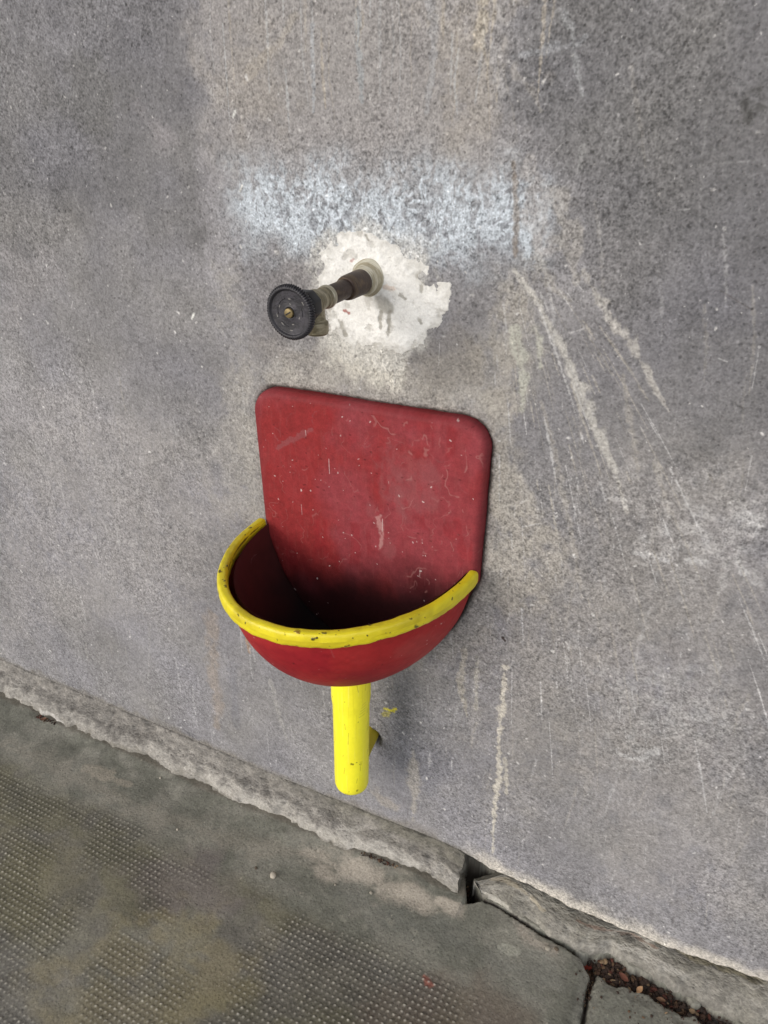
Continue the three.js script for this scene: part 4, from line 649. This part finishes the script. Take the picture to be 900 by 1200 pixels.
  for (let i = 0; i < 5; i++) dL.stroke([[0.024 + i * 0.001, 0.150 + i * 0.005], [0.034, 0.152 + i * 0.005]], [0.0005], rgb(140, 128, 40), { strength: 0.5, rough: 0.3 });
  M.pipe = new THREE.MeshPhysicalMaterial({ map: dL.map(), bumpMap: dL.bump(0.002), bumpScale: 0.002, roughness: 0.40 });
  const prof = [[0.0001, 0.182], [0.010, 0.1822], [0.018, 0.184], [0.0222, 0.188], [0.0238, 0.194], [0.0242, 0.215], [0.0243, 0.26], [0.0245, 0.30], [0.0247, 0.335], [0.0258, 0.345], [0.0262, 0.352], [0.0262, 0.378], [0.0256, 0.40], [0.024, 0.405]];
  const px = 0.0065, pz = 0.074, lerpProf = (v) => { const q = v * (prof.length - 1), i = Math.min(prof.length - 2, Math.floor(q)), t = q - i; return [mix(prof[i][0], prof[i + 1][0], t), mix(prof[i][1], prof[i + 1][1], t)]; };
  const pg = grid(56, 52, (u, v) => { const [R, y] = lerpProf(v), t = u * 2 * Math.PI, w = 1 + (fbm(u * 3, y * 20, 2) - 0.5) * 0.02; return [px - 0.006 * (0.38 - y) / 0.2 * 0.6 + R * w * Math.sin(t), y + 0.0015 * Math.cos(t) * (y < 0.2 ? 1 : 0), pz + R * w * Math.cos(t)]; }, (p, u, v) => [u, (p[1] - 0.18) / 0.24]);
  const pipe = part('drain_pipe', pg, M.pipe, basin, 'yellow painted drain pipe under the bowl');
  const sg = grid(28, 14, (u, v) => { const t = u * 2 * Math.PI, R = 0.0115 + 0.003 * smooth(0.55, 1, v); return [mix(stubAt[0] + 0.003, px - 0.002, v) + R * Math.sin(t), stubAt[1] + 0.002 * v + R * Math.cos(t), mix(-0.02, 0.066, v)]; }, (p, u, v) => [u * 0.5, v * 0.3], false);
  part('wall_stub', sg, std({ color: new THREE.Color().setRGB(...rgb(168, 152, 38)), roughness: 0.6 }), pipe, 'dirty yellow stub running into the wall');
}

// ---------------------------------------------------------------- the tap
{
  const tap = thing('water_tap', 'old brass tap with a black handwheel on a brown pipe', 'tap', [0.0, 0.8682, 0.0]);
  tap.quaternion.setFromUnitVectors(new THREE.Vector3(0, 0, 1), new THREE.Vector3(0.0, -0.0100, 0.16).normalize());
  const lathe = (pts, seg = 40) => { const g = new THREE.LatheGeometry(pts.map((p) => new THREE.Vector2(p[0], p[1])), seg); g.rotateX(Math.PI / 2); return g; };   // (radius, distance from the wall)
  const rough = (g, amp, s, seed) => { const p = g.attributes.position; for (let i = 0; i < p.count; i++) { const x = p.getX(i), y = p.getY(i), z = p.getZ(i), n = 1 + (fbm(Math.atan2(y, x) * s + seed, z * 180 + 7, 2) - 0.5) * amp; p.setXY(i, x * n, y * n); } return g; };
  const metal = (name, c0, c1, seed, o) => {
    const L = new Layer(0, 0, 0.07, 0.16, 192, 440);
    L.each((x, y, k) => { const a = fbm(x / 0.010 + seed, y / 0.010, 4), b = fbm(x / 0.002 + seed, y / 0.002, 2), f = 1 + (b - 0.5) * 0.4; for (let i = 0; i < 3; i++) L.c[k * 3 + i] = mix(c0[i], c1[i], smooth(0.4, 0.62, a)) * f; L.z[k] = (a - 0.5) * 0.0006 + (b - 0.5) * 0.0002; });
    return std({ map: L.map(), bumpMap: L.bump(0.002), bumpScale: 0.002, ...o });
  };
  const brown = metal('brown', rgb(84, 68, 52), rgb(62, 48, 42), 3, { roughness: 0.55, metalness: 0.25 }), brass = metal('brass', rgb(158, 150, 128), rgb(124, 116, 94), 9, { roughness: 0.48, metalness: 0.45 }), paint = metal('paint', rgb(196, 192, 176), rgb(160, 152, 130), 15, { roughness: 0.7 });
  const bright = std({ color: new THREE.Color().setRGB(...rgb(176, 170, 152)), roughness: 0.38, metalness: 0.6 }), black = std({ color: new THREE.Color().setRGB(0.012, 0.011, 0.014), roughness: 0.5 });
  part('wall_collar', rough(lathe([[0.0215, -0.006], [0.0205, 0.001], [0.0180, 0.003], [0.0160, 0.006], [0.0154, 0.012], [0.0144, 0.0155], [0.0125, 0.017], [0.0110, 0.0155]]), 0.10, 1.5, 2), paint, tap, 'chipped whitewashed collar at the wall');
  const pipe = part('supply_pipe', rough(lathe([[0.0098, 0.0], [0.0098, 0.0925], [0.0080, 0.0925]]), 0.05, 1.2, 6), brown, tap);
  part('pipe_coupling', rough(lathe([[0.0100, 0.0155], [0.0128, 0.0165], [0.0132, 0.020], [0.0130, 0.046], [0.0124, 0.050], [0.0118, 0.052], [0.0098, 0.0525]]), 0.05, 1.2, 9), brown, pipe);
  part('lock_ring', lathe([[0.0090, 0.0865], [0.0112, 0.087], [0.0116, 0.089], [0.0114, 0.0915], [0.0104, 0.0922]]), bright, tap);
  const body = part('valve_body', rough(lathe([[0.0090, 0.0915], [0.0104, 0.0925], [0.0104, 0.0975], [0.0094, 0.0985], [0.0100, 0.103], [0.0118, 0.108], [0.0122, 0.114], [0.0120, 0.121], [0.0106, 0.1225], [0.0080, 0.1235]]), 0.04, 1.3, 4), brass, tap);
  { // outlet pointing down
    const g = new THREE.LatheGeometry([[0.0088, 0.0], [0.0086, -0.012], [0.0088, -0.018], [0.0108, -0.0195], [0.0112, -0.022], [0.0111, -0.029], [0.0102, -0.0315], [0.0085, -0.0315], [0.0078, -0.020], [0.0001, -0.018]].reverse().map((p) => new THREE.Vector2(...p)), 32); g.translate(0, 0, 0.1105); part('outlet', g, brass, body);
  }
  { // black bonnet with flats
    const g = lathe([[0.0100, 0.1195], [0.0138, 0.1203], [0.0148, 0.122], [0.0148, 0.132], [0.0138, 0.1345], [0.0070, 0.1355], [0.0055, 0.141], [0.0055, 0.150]], 48), p = g.attributes.position; for (let i = 0; i < p.count; i++) { const x = p.getX(i), y = p.getY(i), r = Math.hypot(x, y), t = Math.atan2(y, x); if (r > 0.012) { const k = 1 - 0.07 * Math.abs(Math.cos(t * 4)); p.setXY(i, x * k, y * k); } } g.computeVertexNormals(); part('bonnet', g, black, tap);
  }
  { // handwheel: knurled rim round a sunk dish
    const L = new Layer(-0.026, -0.026, 0.026, 0.026, 256, 256);
    L.each((x, y, k) => { const a = fbm(x / 0.006, y / 0.006, 4), b = fbm(x / 0.0012, y / 0.0012, 2), r = Math.hypot(x, y), f = 1 + (b - 0.5) * 0.5; const c0 = [0.022, 0.021, 0.026], c1 = [0.044, 0.041, 0.050]; for (let i = 0; i < 3; i++) L.c[k * 3 + i] = mix(c0[i], c1[i], smooth(0.42, 0.65, a) * (r < 0.0205 ? 1 : 0.25)) * f; L.z[k] = (b - 0.5) * 0.0002 + (a - 0.5) * 0.0003; });
    const rr = rng(4); for (let i = 0; i < 9; i++) { const t = rr() * 6.28, r = 0.007 + rr() * 0.011; L.stroke([[r * Math.cos(t), r * Math.sin(t)], [r * Math.cos(t + 0.15), r * Math.sin(t + 0.15)]], [0.0007], rgb(170, 166, 160), { strength: 0.5, rough: 0.5, sx: 0.001 }); }
    const wm = std({ map: L.map(), bumpMap: L.bump(0.002), bumpScale: 0.002, roughness: 0.52 });
    const NR = 64, seg = NR * 6, pr = [[0.0001, 0.1510], [0.016, 0.1510], [0.0215, 0.1508], [0.0236, 0.1510], [0.0248, 0.1518], [0.0250, 0.1525], [0.0248, 0.1560], [0.0238, 0.1576], [0.0222, 0.1580], [0.0212, 0.1574], [0.0206, 0.1560], [0.0198, 0.1556], [0.0120, 0.1552], [0.0068, 0.1554], [0.0064, 0.1562], [0.0050, 0.1562], [0.0046, 0.1548], [0.0001, 0.1548]];
    const g = lathe(pr, seg), p = g.attributes.position, u = g.attributes.uv;
    for (let i = 0; i < p.count; i++) { const x = p.getX(i), y = p.getY(i), r = Math.hypot(x, y), t = Math.atan2(y, x); if (r > 0.0232) { const k = 1 + 0.030 * Math.tanh(3.0 * Math.cos(t * NR / 1)) * smooth(0.0232, 0.0246, r); p.setXY(i, x * k, y * k); } u.setXY(i, (x + 0.026) / 0.052, (y + 0.026) / 0.052); }
    g.computeVertexNormals(); const wheel = part('handwheel', g, wm, tap, 'round black handwheel with a knurled edge');
    const sc = lathe([[0.0001, 0.1540], [0.0044, 0.1545], [0.0046, 0.1575], [0.0040, 0.1588], [0.0001, 0.1590]], 28); const slotW = 0.0007, q = sc.attributes.position;
    const sm = std({ color: new THREE.Color().setRGB(...rgb(134, 118, 82)), roughness: 0.5, metalness: 0.5 }); const screw = part('centre_screw', sc, sm, wheel, 'slotted brass screw');
    const slot = new THREE.BoxGeometry(0.0066, 0.0011, 0.0010); slot.rotateZ(0.5); slot.translate(0, 0, 0.1588); part('screw_slot', slot, black, wheel);
    // worn raised arcs on the dish
    const arcs = []; for (const [t0, t1, R] of [[1.9, 2.6, 0.0135], [2.8, 3.3, 0.0135], [-0.2, 0.35, 0.0135], [3.9, 4.5, 0.0135], [1.2, 1.45, 0.0135]]) { const curve = new THREE.CatmullRomCurve3(Array.from({ length: 6 }, (_, i) => { const t = mix(t0, t1, i / 5); return new THREE.Vector3(R * Math.cos(t), R * Math.sin(t), 0.1553); })); arcs.push(new THREE.TubeGeometry(curve, 10, 0.0005, 6)); }
    part('raised_mark', mergeGeometries(arcs), wm, wheel);
  }
}

// ---------------------------------------------------------------- what lies about
function stone(r, seed, sx = 1, sy = 0.7, sz = 0.85) { const g = mergeVertices(new THREE.IcosahedronGeometry(r, 2).deleteAttribute('uv').deleteAttribute('normal')), p = g.attributes.position; for (let i = 0; i < p.count; i++) { const x = p.getX(i) / r, y = p.getY(i) / r, z = p.getZ(i) / r, k = 0.75 + 0.5 * fbm(x * 1.4 + z + seed * 7 + 20, y * 1.4 - z + 20 + seed, 3); p.setXYZ(i, x * r * k * sx, y * r * k * sy, z * r * k * sz); } g.computeVertexNormals(); return g; }
const pebM = [std({ color: new THREE.Color().setRGB(...rgb(172, 164, 150)), roughness: 0.9 }), std({ color: new THREE.Color().setRGB(...rgb(86, 76, 64)), roughness: 0.9 }), std({ color: new THREE.Color().setRGB(...rgb(140, 134, 122)), roughness: 0.9 })];
for (const [at, r, m, label] of [
  [[-0.106, 0.1343], 0.0056, 0, 'pale pebble lying alone on the smooth floor below the drain pipe'],
  [[-0.1372, 0.1352], 0.0028, 1, 'tiny dark pebble just left of the pale pebble'],
  [[0.042, 0.093], 0.0030, 2, 'small grey pebble on the pale smear of the floor'],
  [[-0.0129, 0.105], 0.0020, 2, 'tiny grey chip between the pale pebble and the small grey pebble'],
  [[-0.2941, 0.1349], 0.0022, 0, 'tiny white pebble at the upper edge of the dimpled floor'],
  [[0.3001, 0.0568], 0.0040, 2, 'grey pebble beside the crack, leftmost of the two there'],
  [[0.3109, 0.0526], 0.0032, 1, 'dark pebble touching the crack, next to the grey one'],
  [[-0.395, 0.0643], 0.0022, 0, 'tiny pale chip at the foot of the left skirting'],
]) { const o = new THREE.Mesh(stone(r, r * 3000), pebM[m]); o.name = 'pebble'; o.position.set(at[0], floorY(at[0], at[1]) + r * 0.35, at[1]); o.rotation.y = r * 900; o.castShadow = o.receiveShadow = true; scene.add(o); tag(o, label, 'pebble', 'pebbles and chips on the concrete floor'); }
{
  // soil and rot packed in the gap: crumbs beyond counting
  const r = rng(19), gs = [], palette = [rgb(54, 40, 32), rgb(70, 50, 38), rgb(42, 33, 27), rgb(88, 68, 50), rgb(134, 112, 86), rgb(80, 44, 34)];
  const protos = [stone(1, 1), stone(1, 2, 1.4, 0.5, 0.8), stone(1, 3, 1, 1, 0.7)].map((g) => { const q = new THREE.IcosahedronGeometry(1, 0); return g; });
  const crumb = (x, z, s, lift) => { const g = protos[(r() * 3) | 0].clone(); const c = palette[Math.min(5, (r() ** 2.6 * 6.2) | 0)]; g.rotateX(r() * 6); g.rotateY(r() * 6); g.scale(s, s, s); g.translate(x, floorY(x, z) + s * lift, z); const n = g.attributes.position.count, C = new Float32Array(n * 3); for (let i = 0; i < n; i++) C.set(c, i * 3); g.setAttribute('color', new THREE.BufferAttribute(C, 3)); gs.push(g); };
  for (let i = 0, n = 0; i < 30000 && n < 2300; i++) { const x = 0.34 + r() * 0.26, z = 0.01 + r() * 0.07; if (gapDist(x, z) > -0.001) continue; crumb(x, z, 0.0005 + r() ** 4 * 0.0034, 0.1 + r() * 1.2); n++; }
  for (let i = 0, n = 0; i < 9000 && n < 120; i++) { const x = 0.15 + r() * 0.06, z = -0.01 + r() * 0.06; if (polyDist(holePoly, x, z) > -0.003) continue; crumb(x, z, 0.0008 + r() ** 2 * 0.0024, 0.3); n++; }
  for (let i = 0; i < 110; i++) { const x = 0.34 + r() * 0.24, z = 0.062 + r() ** 2 * 0.05; crumb(x, z, 0.0004 + r() ** 3 * 0.0014, 0.5); }
  for (let i = 0; i < 120; i++) { const t = r() ** 1.6 * 0.42, q = t * (crackB.length - 1), j = Math.floor(q), f = q - j, x = mix(crackB[j][0], crackB[j + 1][0], f) + (r() - 0.5) * 0.007, z = mix(crackB[j][1], crackB[j + 1][1], f) + (r() - 0.5) * 0.007; crumb(x, z, 0.0007 + r() * 0.0014, 0.5); }
  for (let i = 0; i < 60; i++) { const a = [0.0287, 0.0394], x = a[0] + (r() - 0.5) * 0.06, z = along(footL, x) + 0.002 + r() * 0.006; crumb(x, z, 0.0006 + r() * 0.0014, 0.4); }
  for (let i = 0; i < 26; i++) { const a = [-0.6937, 0.0535], x = a[0] + (r() - 0.5) * 0.05, z = along(footL, x) + 0.004 + r() * 0.008; crumb(x, z, 0.0008 + r() * 0.002, 0.4); }
  const o = part('soil_crumbs', mergeGeometries(gs), std({ vertexColors: true, roughness: 0.95 }), scene); tag(o, 'dark brown soil and rotted crumbs packed in the floor crack at lower right', 'soil', null, 'stuff');
}
function leaf(l, w, curl, seed) { return grid(8, 5, (u, v) => { const s = Math.sin(Math.PI * Math.min(1, u * 1.02)) ** 0.8, y = (v - 0.5) * w * s; return [(u - 0.5) * l, curl * (Math.abs(v - 0.5) * 2) ** 2 * s * 0.4 + curl * (u - 0.5) ** 2 * 2 + (fbm(u * 4 + seed, v * 4, 2) - 0.5) * curl * 0.6, y]; }); }
for (const [at, l, w, turn, c, label, h] of [
  [[0.3532, 0.0419], 0.017, 0.009, 0.3, [146, 54, 40], 'red dry leaf scrap at the crack junction, reddest of the scraps', 0.008],
  [[0.4016, 0.0446], 0.016, 0.008, -0.5, [96, 56, 42], 'rust brown leaf scrap in the wide gap, largest of the scraps', 0.009],
  [[0.4231, 0.0537], 0.012, 0.007, 1.1, [150, 118, 86], 'tan leaf scrap in the wide gap below the rust brown one', 0.010],
  [[0.3666, 0.0231], 0.012, 0.006, 1.6, [72, 50, 44], 'dark curled leaf scrap standing at the upper edge of the gap', 0.008],
  [[0.4508, 0.0517], 0.012, 0.006, 0.1, [96, 70, 50], 'dull brown leaf scrap farthest right in the gap', 0.009],
  [[-0.6962, 0.0574], 0.014, 0.008, 0.6, [98, 66, 48], 'small brown leaf scrap at the foot of the wall, far left', 0.003],
]) { const o = new THREE.Mesh(leaf(l, w, 0.004, l * 1000), std({ color: new THREE.Color().setRGB(...rgb(...c)), roughness: 0.8, side: THREE.DoubleSide })); o.name = 'dry_leaf'; o.position.set(at[0], floorY(at[0], at[1]) + h, at[1]); o.rotation.set(0.2, turn, 0.15); o.castShadow = o.receiveShadow = true; scene.add(o); tag(o, label, 'leaf', 'dry leaf scraps in the cracks'); }

renderer.render(scene, camera);
